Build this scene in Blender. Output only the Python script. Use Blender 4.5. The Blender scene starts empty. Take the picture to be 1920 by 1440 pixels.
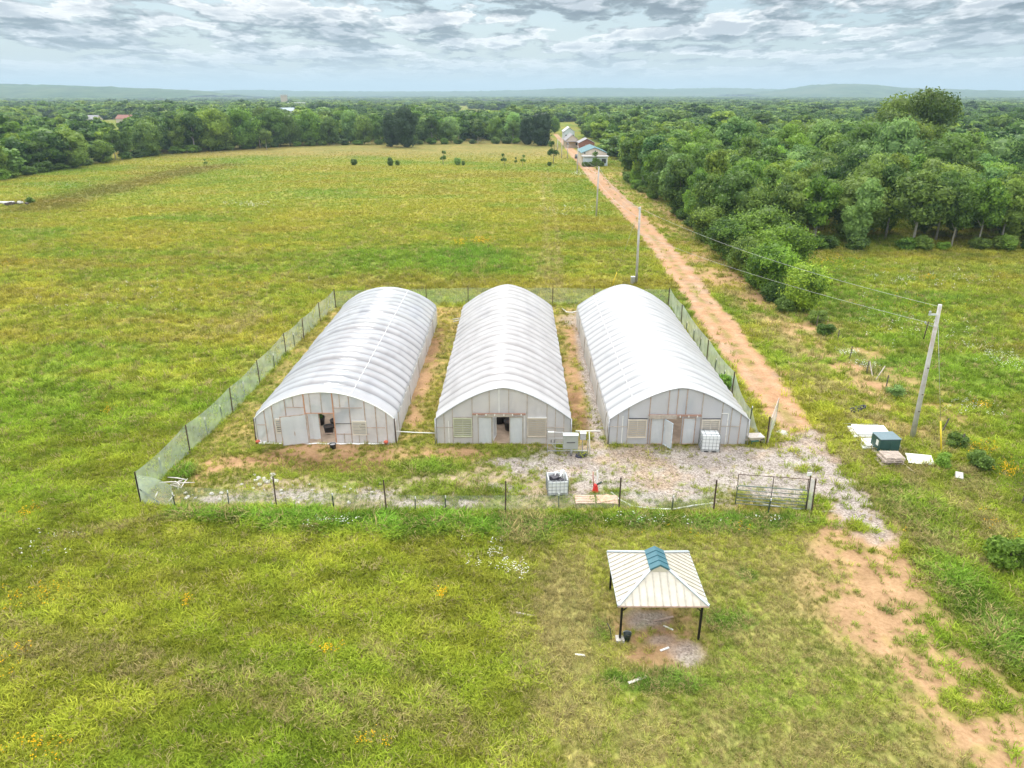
import bpy, math, random
import numpy as np
from mathutils import Vector, Matrix
R = math.radians
rng = np.random.default_rng(7)
random.seed(7)
scene = bpy.context.scene
COL = scene.collection

# ------------------------------------------------------------------ camera
CAM_H = 22.2; FPX = 1331.0; PITCH = math.atan(544/1331.0); YAW = 0.279
cam_d = bpy.data.cameras.new("camera"); cam = bpy.data.objects.new("camera", cam_d); COL.objects.link(cam)
cam.location = (0, 0, CAM_H); cam.rotation_euler = (math.pi/2 - PITCH, 0, R(YAW))
cam_d.sensor_width = 36; cam_d.lens = FPX/1920*36; cam_d.clip_end = 40000; cam_d.clip_start = 0.5
scene.camera = cam
ROT = Matrix.Rotation(R(YAW), 3, 'Z') @ Matrix.Rotation(math.pi/2 - PITCH, 3, 'X')
def ray(px, py): return ROT @ Vector(((px-960)/FPX, (720-py)/FPX, -1.0))
def G(px, py, z=0.0):
    "ground (or height z) point seen at a photo position: used to measure the site"
    d = ray(px, py); t = (z-CAM_H)/d.z
    return Vector((d.x*t, d.y*t, z))
def V(px, py, Y):
    "point on the upright plane at distance Y"
    d = ray(px, py); t = Y/d.y
    return Vector((d.x*t, Y, CAM_H+d.z*t))
def top_z(base, py):
    "height above the ground point base of something whose top shows at row py"
    lo, hi = 0.0, 40.0
    for _ in range(40):
        m = (lo+hi)/2; q = ROT.transposed() @ (Vector((base.x, base.y, m))-Vector((0, 0, CAM_H)))
        if 720-FPX*q.y/-q.z > py: lo = m
        else: hi = m
    return lo

# ------------------------------------------------------------------ noise
def _h(ix, iy, s):
    n = (ix.astype(np.int64)*374761393 + iy.astype(np.int64)*668265263 + s*974711) & 0xffffffff
    n = ((n ^ (n >> 13))*1274126177) & 0xffffffff
    return ((n ^ (n >> 16)) & 0xffff)/65535.0
def vn(x, y, s=0):
    ix = np.floor(x); iy = np.floor(y); fx = x-ix; fy = y-iy
    fx = fx*fx*(3-2*fx); fy = fy*fy*(3-2*fy)
    a = _h(ix, iy, s); b = _h(ix+1, iy, s); c = _h(ix, iy+1, s); d = _h(ix+1, iy+1, s)
    return (a*(1-fx)+b*fx)*(1-fy)+(c*(1-fx)+d*fx)*fy
def fbm(x, y, s=0, o=4):
    r = 0; a = .5; t = 0
    for k in range(o):
        r = r+a*vn(x*2**k, y*2**k, s+k*17); t += a; a *= .55
    return r/t
def sstep(a, b, x):
    t = np.clip((x-a)/(b-a), 0, 1); return t*t*(3-2*t)

# ------------------------------------------------------------------ materials
MATS = {}
def srgb(r, g, b):
    f = lambda c: ((c/255+.055)/1.055)**2.4 if c/255 > .04045 else c/255/12.92
    return (f(r), f(g), f(b), 1)
class NT:
    def __init__(s, name):
        s.m = bpy.data.materials.new(name); s.m.use_nodes = True; s.t = s.m.node_tree; s.t.nodes.clear()
        s.out = s.t.nodes.new('ShaderNodeOutputMaterial')
    def n(s, typ, **kw):
        n = s.t.nodes.new('ShaderNode'+typ)
        for k, v in kw.items():
            if k.startswith('i_'):
                key = k[2:]; key = int(key) if key.isdigit() else key.replace('_', ' ')
                n.inputs[key].default_value = v
            else: setattr(n, k, v)
        return n
    def l(s, a, b): s.t.links.new(a, b)
    def noise(s, vec, scale, detail=3, rough=.55):
        n = s.n('TexNoise'); n.inputs['Scale'].default_value = scale; n.inputs['Detail'].default_value = detail
        n.inputs['Roughness'].default_value = rough; s.l(vec, n.inputs['Vector']); return n.outputs['Fac']
    def ramp(s, fac, stops):
        n = s.n('ValToRGB'); cr = n.color_ramp
        while len(cr.elements) < len(stops): cr.elements.new(.5)
        for e, (p, c) in zip(cr.elements, stops): e.position = p; e.color = c if len(c) == 4 else (*c, 1)
        s.l(fac, n.inputs['Fac']); return n.outputs['Color']
    def mixc(s, fac, a, b, mode='MIX'):
        n = s.n('Mix', data_type='RGBA', blend_type=mode)
        for sock, v in ((n.inputs[0], fac), (n.inputs[6], a), (n.inputs[7], b)):
            if hasattr(v, 'node'): s.l(v, sock)
            else: sock.default_value = v
        return n.outputs[2]
    def math(s, op, a, b=0.0, clamp=False):
        n = s.n('Math', operation=op, use_clamp=clamp)
        for sock, v in ((n.inputs[0], a), (n.inputs[1], b)):
            if hasattr(v, 'node'): s.l(v, sock)
            else: sock.default_value = v
        return n.outputs[0]
def pos(t): return t.n('NewGeometry').outputs['Position']
def objc(t): return t.n('TexCoord').outputs['Object']
def simple(name, col, rough=.6, metal=0.0, var=.18, scale=6.0, bump=.0, stain=None):
    "painted, metal or wooden surface with uneven tone and wear"
    if name in MATS: return MATS[name]
    t = NT(name); c = objc(t)
    f = t.noise(c, scale, 5, .6)
    lo = tuple(v*(1-var) for v in col[:3])+(1,); hi = tuple(min(1, v*(1+var)) for v in col[:3])+(1,)
    cc = t.ramp(f, [(.3, lo), (.7, hi)])
    if stain:
        f2 = t.noise(c, scale*.35, 4, .7)
        k = t.ramp(f2, [(.52, (0, 0, 0)), (.66, (1, 1, 1))])
        cc = t.mixc(k, cc, (*stain[:3], 1))
    p = t.n('BsdfPrincipled'); t.l(cc, p.inputs['Base Color']); p.inputs['Roughness'].default_value = rough
    p.inputs['Metallic'].default_value = metal
    if bump:
        b = t.n('Bump'); b.inputs['Strength'].default_value = bump; b.inputs['Distance'].default_value = .02
        t.l(f, b.inputs['Height']); t.l(b.outputs[0], p.inputs['Normal'])
    t.l(p.outputs[0], t.out.inputs['Surface']); MATS[name] = t.m; return t.m
def sheet(name, col, transp=.15, transl=.35, rough=.35, tint2=None, scale=1.2, spec=.5, shade_grime=None):
    "milky plastic film: part clear, part light-passing, part white"
    t = NT(name); c = objc(t)
    f = t.noise(c, scale, 4, .6)
    cc = t.ramp(f, [(.3, col), (.7, tint2 or col)])
    if shade_grime: cc = t.mixc(t.n('Attribute', attribute_name='shade_grime').outputs['Fac'], cc, shade_grime)
    p = t.n('BsdfPrincipled'); t.l(cc, p.inputs['Base Color']); p.inputs['Roughness'].default_value = rough
    p.inputs['Specular IOR Level'].default_value = spec
    tl = t.n('BsdfTranslucent'); t.l(cc, tl.inputs['Color'])
    tr = t.n('BsdfTransparent')
    m1 = t.n('MixShader'); m1.inputs[0].default_value = transl; t.l(p.outputs[0], m1.inputs[1]); t.l(tl.outputs[0], m1.inputs[2])
    m2 = t.n('MixShader'); t.l(m1.outputs[0], m2.inputs[1]); t.l(tr.outputs[0], m2.inputs[2])
    f2 = t.noise(c, scale*.6, 3, .6)
    k = t.math('MULTIPLY', t.ramp(f2, [(.3, (.5,)*3), (.7, (1,)*3)]), transp*1.35)
    t.l(k, m2.inputs[0]); t.l(m2.outputs[0], t.out.inputs['Surface']); MATS[name] = t.m; return t.m
def netting(name, col, cover):
    t = NT(name); c = objc(t)
    p = t.n('BsdfDiffuse'); p.inputs[0].default_value = (*col, 1)
    tl = t.n('BsdfTranslucent'); tl.inputs[0].default_value = (*col, 1)
    a = t.n('AddShader')
    m1 = t.n('MixShader'); m1.inputs[0].default_value = .4; t.l(p.outputs[0], m1.inputs[1]); t.l(tl.outputs[0], m1.inputs[2])
    t.t.nodes.remove(a)
    tr = t.n('BsdfTransparent'); m2 = t.n('MixShader')
    f = t.noise(c, .9, 4, .6); k = t.math('MULTIPLY', t.ramp(f, [(.3, (.55,)*3), (.7, (1.2,)*3)]), cover, True)
    t.l(k, m2.inputs[0]); t.l(tr.outputs[0], m2.inputs[1]); t.l(m1.outputs[0], m2.inputs[2])
    t.l(m2.outputs[0], t.out.inputs['Surface']); MATS[name] = t.m; return t.m
def foliage(name, dark, light, attr=True, rnd=.34):
    "leaves: tone differs from clump to clump and from tree to tree"
    t = NT(name)
    oi = t.n('ObjectInfo')
    a = t.n('Attribute', attribute_name='tone')
    f = t.math('ADD', t.math('MULTIPLY', a.outputs['Fac'], 1.04-rnd), t.math('MULTIPLY', oi.outputs['Random'], rnd), True)
    cc = t.ramp(f, [(.1, dark), (.9, light)])
    cc = t.mixc(1.0, cc, oi.outputs['Color'], 'MULTIPLY')
    if not attr: cc = t.mixc(1.0, cc, t.n('Attribute', attribute_name='col', attribute_type='INSTANCER').outputs['Color'], 'MULTIPLY')
    d = t.n('BsdfPrincipled'); t.l(cc, d.inputs['Base Color']); d.inputs['Roughness'].default_value = .55
    d.inputs['Specular IOR Level'].default_value = .3
    tl = t.n('BsdfTranslucent'); t.l(cc, tl.inputs['Color'])
    m = t.n('MixShader'); m.inputs[0].default_value = .38; t.l(d.outputs[0], m.inputs[1]); t.l(tl.outputs[0], m.inputs[2])
    t.l(m.outputs[0], t.out.inputs['Surface']); MATS[name] = t.m; return t.m

# ------------------------------------------------------------------ objects
def put(o, parent=None):
    COL.objects.link(o)
    if parent is not None: o.parent = parent
    return o
def tag(o, label=None, cat=None, group=None, kind=None):
    if label: o['label'] = label
    if cat: o['category'] = cat
    if group: o['group'] = group
    if kind: o['kind'] = kind
    return o
def thing(name, label, cat, loc=(0, 0, 0), rz=0.0, group=None):
    o = bpy.data.objects.new(name, None); o.empty_display_size = .3
    o.location = loc; o.rotation_euler = (0, 0, rz); put(o)
    return tag(o, label, cat, group)
def children(o): return [c for c in bpy.data.objects if c.parent == o]
class MB:
    "collects shapes and links them as one mesh object"
    def __init__(s): s.v = []; s.f = []; s.sm = []
    def add(s, vs, fs, smooth=False):
        b = len(s.v); s.v += [tuple(v) for v in vs]
        for f in fs: s.f.append(tuple(i+b for i in f)); s.sm.append(smooth)
        return s
    def box(s, c, d, rz=0, M=None):
        x, y, z = d[0]/2, d[1]/2, d[2]/2
        vs = [Vector((a*x, b*y, e*z)) for e in (-1, 1) for b in (-1, 1) for a in (-1, 1)]
        if M is None: M = Matrix.Rotation(rz, 3, 'Z')
        vs = [M @ v + Vector(c) for v in vs]
        return s.add(vs, [(0, 2, 3, 1), (4, 5, 7, 6), (0, 1, 5, 4), (2, 6, 7, 3), (0, 4, 6, 2), (1, 3, 7, 5)])
    def bar(s, a, b, w, h=None):
        "square bar between two points"
        a = Vector(a); b = Vector(b); d = b-a; L = d.length; h = h or w
        q = d.to_track_quat('Z', 'Y').to_matrix()
        return s.box((a+b)/2, (w, h, L), M=q)
    def tube(s, pts, r, n=8, cap=True):
        pts = [Vector(p) for p in pts]; rs = r if isinstance(r, (list, tuple)) else [r]*len(pts)
        vs = []; fs = []
        for i, p in enumerate(pts):
            d = (pts[min(i+1, len(pts)-1)]-pts[max(i-1, 0)])
            if d.length < 1e-9: d = Vector((0, 0, 1))
            q = d.to_track_quat('Z', 'Y').to_matrix()
            for k in range(n):
                a = 2*math.pi*k/n; vs.append(p+q @ Vector((math.cos(a)*rs[i], math.sin(a)*rs[i], 0)))
        for i in range(len(pts)-1):
            for k in range(n):
                k2 = (k+1) % n; fs.append((i*n+k, i*n+k2, (i+1)*n+k2, (i+1)*n+k))
        s.add(vs, fs, True)
        if cap:
            b = len(s.v)-len(vs); s.f.append(tuple(b+k for k in range(n))[::-1]); s.sm.append(False)
            s.f.append(tuple(b+(len(pts)-1)*n+k for k in range(n))); s.sm.append(False)
        return s
    def lathe(s, prof, n=20, c=(0, 0, 0)):
        vs = [(c[0]+r*math.cos(2*math.pi*k/n), c[1]+r*math.sin(2*math.pi*k/n), c[2]+z) for r, z in prof for k in range(n)]
        fs = [(i*n+k, i*n+(k+1) % n, (i+1)*n+(k+1) % n, (i+1)*n+k) for i in range(len(prof)-1) for k in range(n)]
        return s.add(vs, fs, True)
    def quad(s, a, b, c, d): return s.add([a, b, c, d], [(0, 1, 2, 3)])
    def grid(s, P, smooth=True):
        n = len(P); m = len(P[0])
        return s.add([p for r in P for p in r], [(i*m+j, i*m+j+1, (i+1)*m+j+1, (i+1)*m+j) for i in range(n-1) for j in range(m-1)], smooth)
    def mesh(s, name, mat):
        me = bpy.data.meshes.new(name); me.from_pydata(s.v, [], s.f); me.materials.append(mat)
        me.polygons.foreach_set('use_smooth', s.sm); me.update(); return me
    def build(s, name, mat, parent=None, loc=None, bevel=0):
        o = bpy.data.objects.new(name, s.mesh(name, mat))
        if loc: o.location = loc
        if bevel:
            b = o.modifiers.new('bevel', 'BEVEL'); b.width = bevel; b.segments = 2; b.limit_method = 'ANGLE'
        return put(o, parent)
def np_mesh(name, verts, faces, mat, attrs=None, smooth=False):
    "mesh from arrays; faces is (n,4) or (n,3)"
    me = bpy.data.meshes.new(name); k = faces.shape[1]
    me.vertices.add(len(verts)); me.vertices.foreach_set('co', verts.astype(np.float32).ravel())
    me.loops.add(faces.size); me.loops.foreach_set('vertex_index', faces.astype(np.int32).ravel())
    me.polygons.add(len(faces)); me.polygons.foreach_set('loop_start', np.arange(0, faces.size, k, dtype=np.int32))
    me.polygons.foreach_set('use_smooth', np.full(len(faces), smooth))
    for nm, arr in (attrs or {}).items(): set_attr(me, nm, arr)
    if mat: me.materials.append(mat)
    me.update(calc_edges=True); me.validate(); return me
def set_attr(me, nm, arr):
    arr = np.asarray(arr, dtype=np.float32)
    if arr.ndim == 1:
        a = me.attributes.new(nm, 'FLOAT', 'POINT'); a.data.foreach_set('value', arr)
    elif arr.shape[1] == 3:
        a = me.attributes.new(nm, 'FLOAT_VECTOR', 'POINT'); a.data.foreach_set('vector', arr.ravel())
    else:
        a = me.attributes.new(nm, 'FLOAT_COLOR', 'POINT'); a.data.foreach_set('color', arr.ravel())
def scatter(name, pts, rot, scl, sources, cols=None, label=None, cat=None, color=None):
    "one object of stuff: every point carries a copy of one of the source shapes"
    me = bpy.data.meshes.new(name); me.vertices.add(len(pts)); me.vertices.foreach_set('co', pts.astype(np.float32).ravel())
    set_attr(me, 'rot', rot); set_attr(me, 'scl', scl if np.ndim(scl) == 2 else np.repeat(scl[:, None], 3, 1))
    if cols is not None: set_attr(me, 'col', np.concatenate([cols, np.ones((len(cols), 1))], 1))
    ia = me.attributes.new('pick', 'INT', 'POINT'); ia.data.foreach_set('value', rng.integers(0, len(sources), len(pts)).astype(np.int32))
    me.update(); o = put(bpy.data.objects.new(name, me))
    if color: o.color = color
    g = bpy.data.node_groups.new(name, 'GeometryNodeTree')
    g.interface.new_socket('Geometry', in_out='INPUT', socket_type='NodeSocketGeometry')
    g.interface.new_socket('Geometry', in_out='OUTPUT', socket_type='NodeSocketGeometry')
    N = g.nodes; gi = N.new('NodeGroupInput'); go = N.new('NodeGroupOutput')
    ins = N.new('GeometryNodeInstanceOnPoints'); g.links.new(gi.outputs[0], ins.inputs['Points'])
    jn = N.new('GeometryNodeJoinGeometry')
    for s in sources:
        oi = N.new('GeometryNodeObjectInfo'); oi.inputs['Object'].default_value = s; oi.inputs['As Instance'].default_value = True
        g.links.new(oi.outputs['Geometry'], jn.inputs[0])
    g.links.new(jn.outputs[0], ins.inputs['Instance']); ins.inputs['Pick Instance'].default_value = True
    for nm, ty, sock in (('pick', 'INT', 'Instance Index'), ('rot', 'FLOAT_VECTOR', 'Rotation'), ('scl', 'FLOAT_VECTOR', 'Scale')):
        a = N.new('GeometryNodeInputNamedAttribute'); a.data_type = ty; a.inputs[0].default_value = nm
        g.links.new(a.outputs[0], ins.inputs[sock])
    g.links.new(ins.outputs[0], go.inputs[0])
    md = o.modifiers.new('scatter', 'NODES'); md.node_group = g
    return tag(o, label, cat, None, 'stuff')
# ------------------------------------------------------------------ light, sky, air
SUN_EL, SUN_AZ = 50.0, -14.0      # azimuth measured from +Y towards +X
sd = bpy.data.lights.new('sun', 'SUN'); sd.energy = 1.5; sd.angle = R(14); sd.color = (1, .965, .9)
so = put(bpy.data.objects.new('sun', sd))
sv = Vector((math.sin(R(SUN_AZ))*math.cos(R(SUN_EL)), math.cos(R(SUN_AZ))*math.cos(R(SUN_EL)), math.sin(R(SUN_EL))))
so.rotation_euler = sv.to_track_quat('Z', 'Y').to_euler()
w = bpy.data.worlds.new("World"); scene.world = w; w.use_nodes = True
wt = w.node_tree; wt.nodes.clear()
class WT(NT):
    def __init__(s): s.t = wt
t = WT()
wout = t.n('OutputWorld'); bg = t.n('Background'); bg.inputs['Strength'].default_value = .1
sky = t.n('TexSky', sky_type='NISHITA', sun_disc=False, sun_elevation=R(SUN_EL), sun_rotation=R(SUN_AZ), air_density=1.0, dust_density=2.0, ozone_density=1.0, altitude=200)
tc = t.n('TexCoord'); sep = t.n('SeparateXYZ'); t.l(tc.outputs['Generated'], sep.inputs[0])
dz = t.math('ADD', t.math('MAXIMUM', sep.outputs[2], 0.0), .11)
cv = t.n('CombineXYZ'); t.l(t.math('DIVIDE', sep.outputs[0], dz), cv.inputs[0]); t.l(t.math('DIVIDE', sep.outputs[1], dz), cv.inputs[1])
mp = t.n('Mapping'); t.l(cv.outputs[0], mp.inputs[0]); mp.inputs['Scale'].default_value = (1.7, 1.15, 1); mp.inputs['Location'].default_value = (1.7, 4.4, 0)
def cloud(scale_):
    "thickness of the cloud layer: large banks with billowing puffs on them"
    vm = t.n('VectorMath', operation='SCALE'); t.l(mp.outputs[0], vm.inputs[0]); vm.inputs['Scale'].default_value = scale_
    n1 = t.n('TexNoise', noise_dimensions='2D'); t.l(vm.outputs[0], n1.inputs['Vector'])
    for k, v in (('Scale', .8), ('Detail', 8), ('Roughness', .55), ('Distortion', .1)): n1.inputs[k].default_value = v
    dn = t.n('TexNoise', noise_dimensions='2D'); t.l(vm.outputs[0], dn.inputs['Vector'])
    for k, v in (('Scale', 2.2), ('Detail', 5), ('Roughness', .6)): dn.inputs[k].default_value = v
    ds = t.n('VectorMath', operation='SCALE'); t.l(dn.outputs['Color'], ds.inputs[0]); ds.inputs['Scale'].default_value = .55
    da = t.n('VectorMath', operation='ADD'); t.l(vm.outputs[0], da.inputs[0]); t.l(ds.outputs[0], da.inputs[1])
    vo = t.n('TexVoronoi', voronoi_dimensions='2D', feature='SMOOTH_F1'); t.l(da.outputs[0], vo.inputs['Vector'])
    for k, v in (('Scale', 1.5), ('Detail', 3), ('Roughness', .55), ('Smoothness', .6)): vo.inputs[k].default_value = v
    puff = t.math('SUBTRACT', 1.0, t.math('MULTIPLY', vo.outputs['Distance'], 1.0))
    return t.math('ADD', t.math('MULTIPLY', n1.outputs['Fac'], .70), t.math('MULTIPLY', puff, .38))
thick = cloud(1.0); above = cloud(.955)
lit = t.math('ADD', t.math('MULTIPLY', t.math('SUBTRACT', thick, above), 3.2), .5, True)
CL = 1.0
tone = t.ramp(lit, [(.22, (1.6, 1.95, 2.25)), (.44, (2.8, 3.25, 3.6)), (.62, (4.6, 4.95, 5.2)), (.80, (7.1, 7.2, 7.25))])
dense = t.ramp(thick, [(.40, (1.12, 1.10, 1.08)), (.60, (.58, .62, .67))])
tone = t.mixc(1, tone, dense, 'MULTIPLY')
cover = t.ramp(thick, [(.30, (0, 0, 0)), (.40, (1, 1, 1))])
blue = t.mixc(.55, sky.outputs[0], (2.6, 3.9, 4.6, 1))
cl = t.mixc(cover, blue, tone)
# bright veil towards the horizon
hz = t.ramp(sep.outputs[2], [(.0, (1, 1, 1)), (.02, (.70,)*3), (.048, (.14,)*3), (.09, (0, 0, 0))])
cl = t.mixc(hz, cl, (4.9, 5.35, 5.5, 1))
# an overcast sky is brighter overhead than low down
up = t.ramp(sep.outputs[2], [(.10, (0, 0, 0)), (.75, (1, 1, 1))])
zen = t.mixc(up, cl, (19.0, 19.2, 19.3, 1))
t.l(zen, bg.inputs['Color']); t.l(bg.outputs[0], wout.inputs['Surface'])
vs = scene.view_settings; vs.view_transform = 'Standard'; vs.look = 'None'; vs.gamma = 1; vs.exposure = 0.53; vs.use_curve_mapping = False
scene.cycles.max_bounces = 8; scene.cycles.transparent_max_bounces = 24; scene.cycles.diffuse_bounces = 3; scene.cycles.glossy_bounces = 2
scene.cycles.transmission_bounces = 6; scene.cycles.volume_bounces = 0
scene.cycles.caustics_reflective = False; scene.cycles.caustics_refractive = False; scene.cycles.sample_clamp_indirect = 6

HAZE = 1.9e-4
hm = bpy.data.materials.new('haze'); hm.use_nodes = True; hm.node_tree.nodes.clear()
ho = hm.node_tree.nodes.new('ShaderNodeOutputMaterial'); hv = hm.node_tree.nodes.new('ShaderNodeVolumePrincipled')
hv.inputs['Color'].default_value = (.55, .73, .86, 1); hv.inputs['Density'].default_value = HAZE; hv.inputs['Anisotropy'].default_value = .2
hm.node_tree.links.new(hv.outputs[0], ho.inputs['Volume'])
m = MB(); m.box((0, 6500, 99), (25000, 15600, 200)); hz_o = m.build('haze', hm); tag(hz_o, 'pale summer haze over the whole countryside', 'haze', kind='stuff')

# ------------------------------------------------------------------ ground colours (real surface colours, laid out on the site plan)
def gp(*pts): return np.array([tuple(G(*p))[:2] for p in pts])
def poly_sd(P, x, y):
    "signed distance to a polygon, positive inside"
    d = np.full(x.shape, 1e9); ins = np.zeros(x.shape, bool); n = len(P)
    for i in range(n):
        ax, ay = P[i]; bx, by = P[(i+1) % n]; ex, ey = bx-ax, by-ay
        tt = np.clip(((x-ax)*ex+(y-ay)*ey)/(ex*ex+ey*ey+1e-9), 0, 1)
        d = np.minimum(d, np.hypot(x-ax-tt*ex, y-ay-tt*ey))
        c = ((ay > y) != (by > y)) & (x < (bx-ax)*(y-ay)/((by-ay) if by != ay else 1e-9)+ax); ins ^= c
    return np.where(ins, d, -d)
def line_d(P, x, y):
    d = np.full(x.shape, 1e9)
    for i in range(len(P)-1):
        ax, ay = P[i]; bx, by = P[i+1]; ex, ey = bx-ax, by-ay
        tt = np.clip(((x-ax)*ex+(y-ay)*ey)/(ex*ex+ey*ey+1e-9), 0, 1)
        d = np.minimum(d, np.hypot(x-ax-tt*ex, y-ay-tt*ey))
    return d
def blob(px, py, rx, ry, x, y, s=1, soft=.45):
    c = G(px, py); a = abs(G(px+rx, py).x-c.x); b = max(.3, (G(px, py-ry).y-G(px, py+ry).y)/2)
    n = (fbm(x*.9/max(.5, a*.25), y*.9/max(.5, a*.25), 50+s)-.5)*.9
    return sstep(1+soft, 1-soft, np.hypot((x-c.x)/a, (y-c.y)/b)+n)
RL = [(1440, 1840, 2010), (1400, 1790, 1975), (1300, 1690, 1900), (1200, 1590, 1800), (1100, 1535, 1735), (1000, 1525, 1685), (950, 1535, 1640), (900, 1515, 1612), (860, 1490, 1565),
      (800, 1452, 1527), (760, 1420, 1502), (700, 1378, 1458), (640, 1337, 1407), (600, 1306, 1376), (560, 1284, 1341), (520, 1256, 1311), (480, 1229, 1278),
      (440, 1199, 1242), (400, 1164, 1204), (360, 1126, 1164), (330, 1100, 1131), (300, 1077, 1101), (280, 1061, 1078), (265, 1050, 1061), (256, 1041, 1050)]
_ry = np.array([G(960, r[0]).y for r in RL]); _rl = np.array([G(r[1], r[0]).x for r in RL]); _rr = np.array([G(r[2], r[0]).x for r in RL])
def road_sd(x, y):
    l = np.interp(y, _ry, _rl); r = np.interp(y, _ry, _rr)
    d = np.minimum(x-l, r-x)
    return np.where((y > _ry[0]-6) & (y < _ry[-1]+25), d, -50)
YARD = gp((905, 868), (1000, 842), (1062, 836), (1140, 836), (1392, 833), (1440, 840), (1470, 812), (1530, 806), (1565, 850), (1612, 900), (1640, 955), (1692, 1012), (1640, 1018),
          (1585, 985), (1548, 932), (1520, 955), (1400, 930), (1330, 950), (1200, 952), (1160, 930), (1075, 945), (1060, 905), (985, 890))
STRIP = gp((1072, 583), (1092, 590), (1132, 735), (1140, 838), (1112, 838), (1092, 720))
SOIL = gp((330, 955), (500, 958), (720, 962), (950, 964), (1060, 958), (1030, 900), (900, 872), (700, 895), (520, 890), (400, 905))
ENC = gp((262, 948), (1520, 965), (1445, 838), (1253, 575), (630, 577))
LUSHF = gp((330, 962), (520, 962), (720, 968), (1000, 970), (1200, 968), (1500, 968), (1560, 985), (1400, 1000), (1250, 992), (1100, 985), (1000, 1012), (700, 1000), (450, 985), (300, 970))
MOWN = gp((1035, 1010), (1200, 985), (1500, 985), (1560, 1000), (1900, 1440), (1920, 1600), (1000, 1600), (1015, 1330), (990, 1180))
RIGHTF = gp((1500, 470), (2300, 485), (2600, 1100), (1960, 930), (1760, 800), (1660, 720), (1590, 660), (1530, 590))
VERGE = gp((1545, 800), (1420, 620), (1260, 420), (1180, 345), (1140, 312), (1170, 318), (1330, 460), (1500, 600), (1680, 730), (1780, 830), (1900, 960), (1960, 1150), (1880, 1250), (1800, 1150), (1700, 1010), (1640, 930))
HEDGE = gp((1780, 830), (1680, 735), (1560, 640), (1480, 590), (1400, 525), (1330, 465), (1250, 412), (1190, 362), (1150, 325))
def layers(x, y):
    n1 = fbm(x*.9, y*.9, 3); n2 = fbm(x*.22, y*.22, 9); n3 = fbm(x*.05, y*.05, 21); n4 = fbm(x*2.6, y*2.6, 31)
    L = {}
    rd = road_sd(x, y)+(n1-.5)*1.1+(n4-.5)*.5
    far = y > 47
    road = np.where(far, sstep(-.35, .35, rd), sstep(-1.5, 1.0, rd+(n2-.5)*2.0)*(.42+.58*sstep(.36, .50, n1*.45+n4*.3+.25*n2)))
    yd = poly_sd(YARD, x, y)+(n1-.5)*2.4+(n4-.5)*1.0
    grav = sstep(-.6, .9, yd)
    st = sstep(-.3, .4, poly_sd(STRIP, x, y)+(n1-.5)*.7); grav = np.maximum(grav, st)
    for k, (a, b, c, d) in enumerate([(785, 945, 60, 14), (865, 940, 45, 12), (930, 915, 50, 10), (700, 925, 40, 12), (1070, 600, 20, 10), (560, 930, 70, 14), (420, 938, 60, 10)]):
        grav = np.maximum(grav, .9*blob(a, b, c, d, x, y, k))
    grav *= .74+.26*sstep(.28, .44, n1*.6+n4*.4)
    enc = sstep(-.4, .4, poly_sd(ENC, x, y))
    soil = sstep(-.8, .8, poly_sd(SOIL, x, y)+(n1-.5)*1.5)*.85
    dirt = np.zeros_like(x)
    for k, (a, b, c, d) in enumerate([(388, 880, 26, 17), (600, 848, 95, 18), (470, 866, 70, 13), (700, 860, 60, 10), (780, 848, 90, 8), (850, 848, 60, 10), (800, 690, 16, 70), (780, 780, 18, 25), (1080, 640, 18, 40), (1078, 730, 20, 70),
                                      (1235, 1192, 92, 62), (1215, 1228, 60, 18), (1470, 700, 8, 5), (1355, 520, 60, 16), (1300, 485, 30, 10), (1455, 560, 60, 14), (1530, 612, 40, 10), (1640, 722, 30, 8), (1590, 690, 40, 10), (1330, 850, 0.1, .1)]):
        dirt = np.maximum(dirt, blob(a, b, c, d, x, y, 20+k))
    dirt = np.maximum(dirt, sstep(.9, .2, line_d(gp((893, 513), (902, 500), (912, 488)), x, y)+(n1-.5)*.8))
    dirt *= .45+.55*sstep(.34, .52, n1*.5+n4*.5)
    ins = (enc*sstep(.37, .55, n1*.55+n4*.45)*.7)
    brown = np.maximum.reduce([blob(620, 872, 130, 17, x, y, 61), .9*blob(500, 862, 60, 14, x, y, 62), .9*blob(1085, 770, 20, 45, x, y, 63), .8*blob(820, 640, 10, 40, x, y, 64), .5*blob(1250, 1180, 50, 25, x, y, 65)])
    ash = np.maximum.reduce([blob(1212, 1160, 42, 18, x, y, 71), blob(1290, 1225, 30, 24, x, y, 72), .7*blob(1240, 1200, 30, 8, x, y, 73)])
    lush = np.maximum.reduce([sstep(-.8, .6, poly_sd(LUSHF, x, y)+(n1-.5)*1.6), .65*blob(800, 878, 65, 16, x, y, 81), .5*blob(850, 922, 110, 18, x, y, 82), blob(345, 885, 28, 15, x, y, 83), .4*blob(700, 905, 50, 12, x, y, 84),
                              .7*blob(880, 490, 85, 32, x, y, 85), .9*blob(1400, 1080, 16, 12, x, y, 86), .9*blob(1365, 1165, 50, 20, x, y, 87), blob(1230, 1275, 95, 22, x, y, 88), .8*blob(1130, 1180, 20, 25, x, y, 89),
                              .8*blob(1660, 1140, 35, 12, x, y, 90), .7*blob(1720, 1250, 40, 20, x, y, 91), .9*blob(1740, 1090, 50, 80, x, y, 92)*0, .8*blob(1850, 1150, 60, 150, x, y, 93), .6*blob(1720, 960, 60, 60, x, y, 94)])
    lush = lush*(1-.80*road*(n1*.6+n4*.4 < .60))
    mown = sstep(-2.6, 2.2, poly_sd(MOWN, x, y)+(n1-.5)*3.5)
    dry = mown*(.36+.5*sstep(.40, .66, n1*.6+n2*.4))
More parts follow.
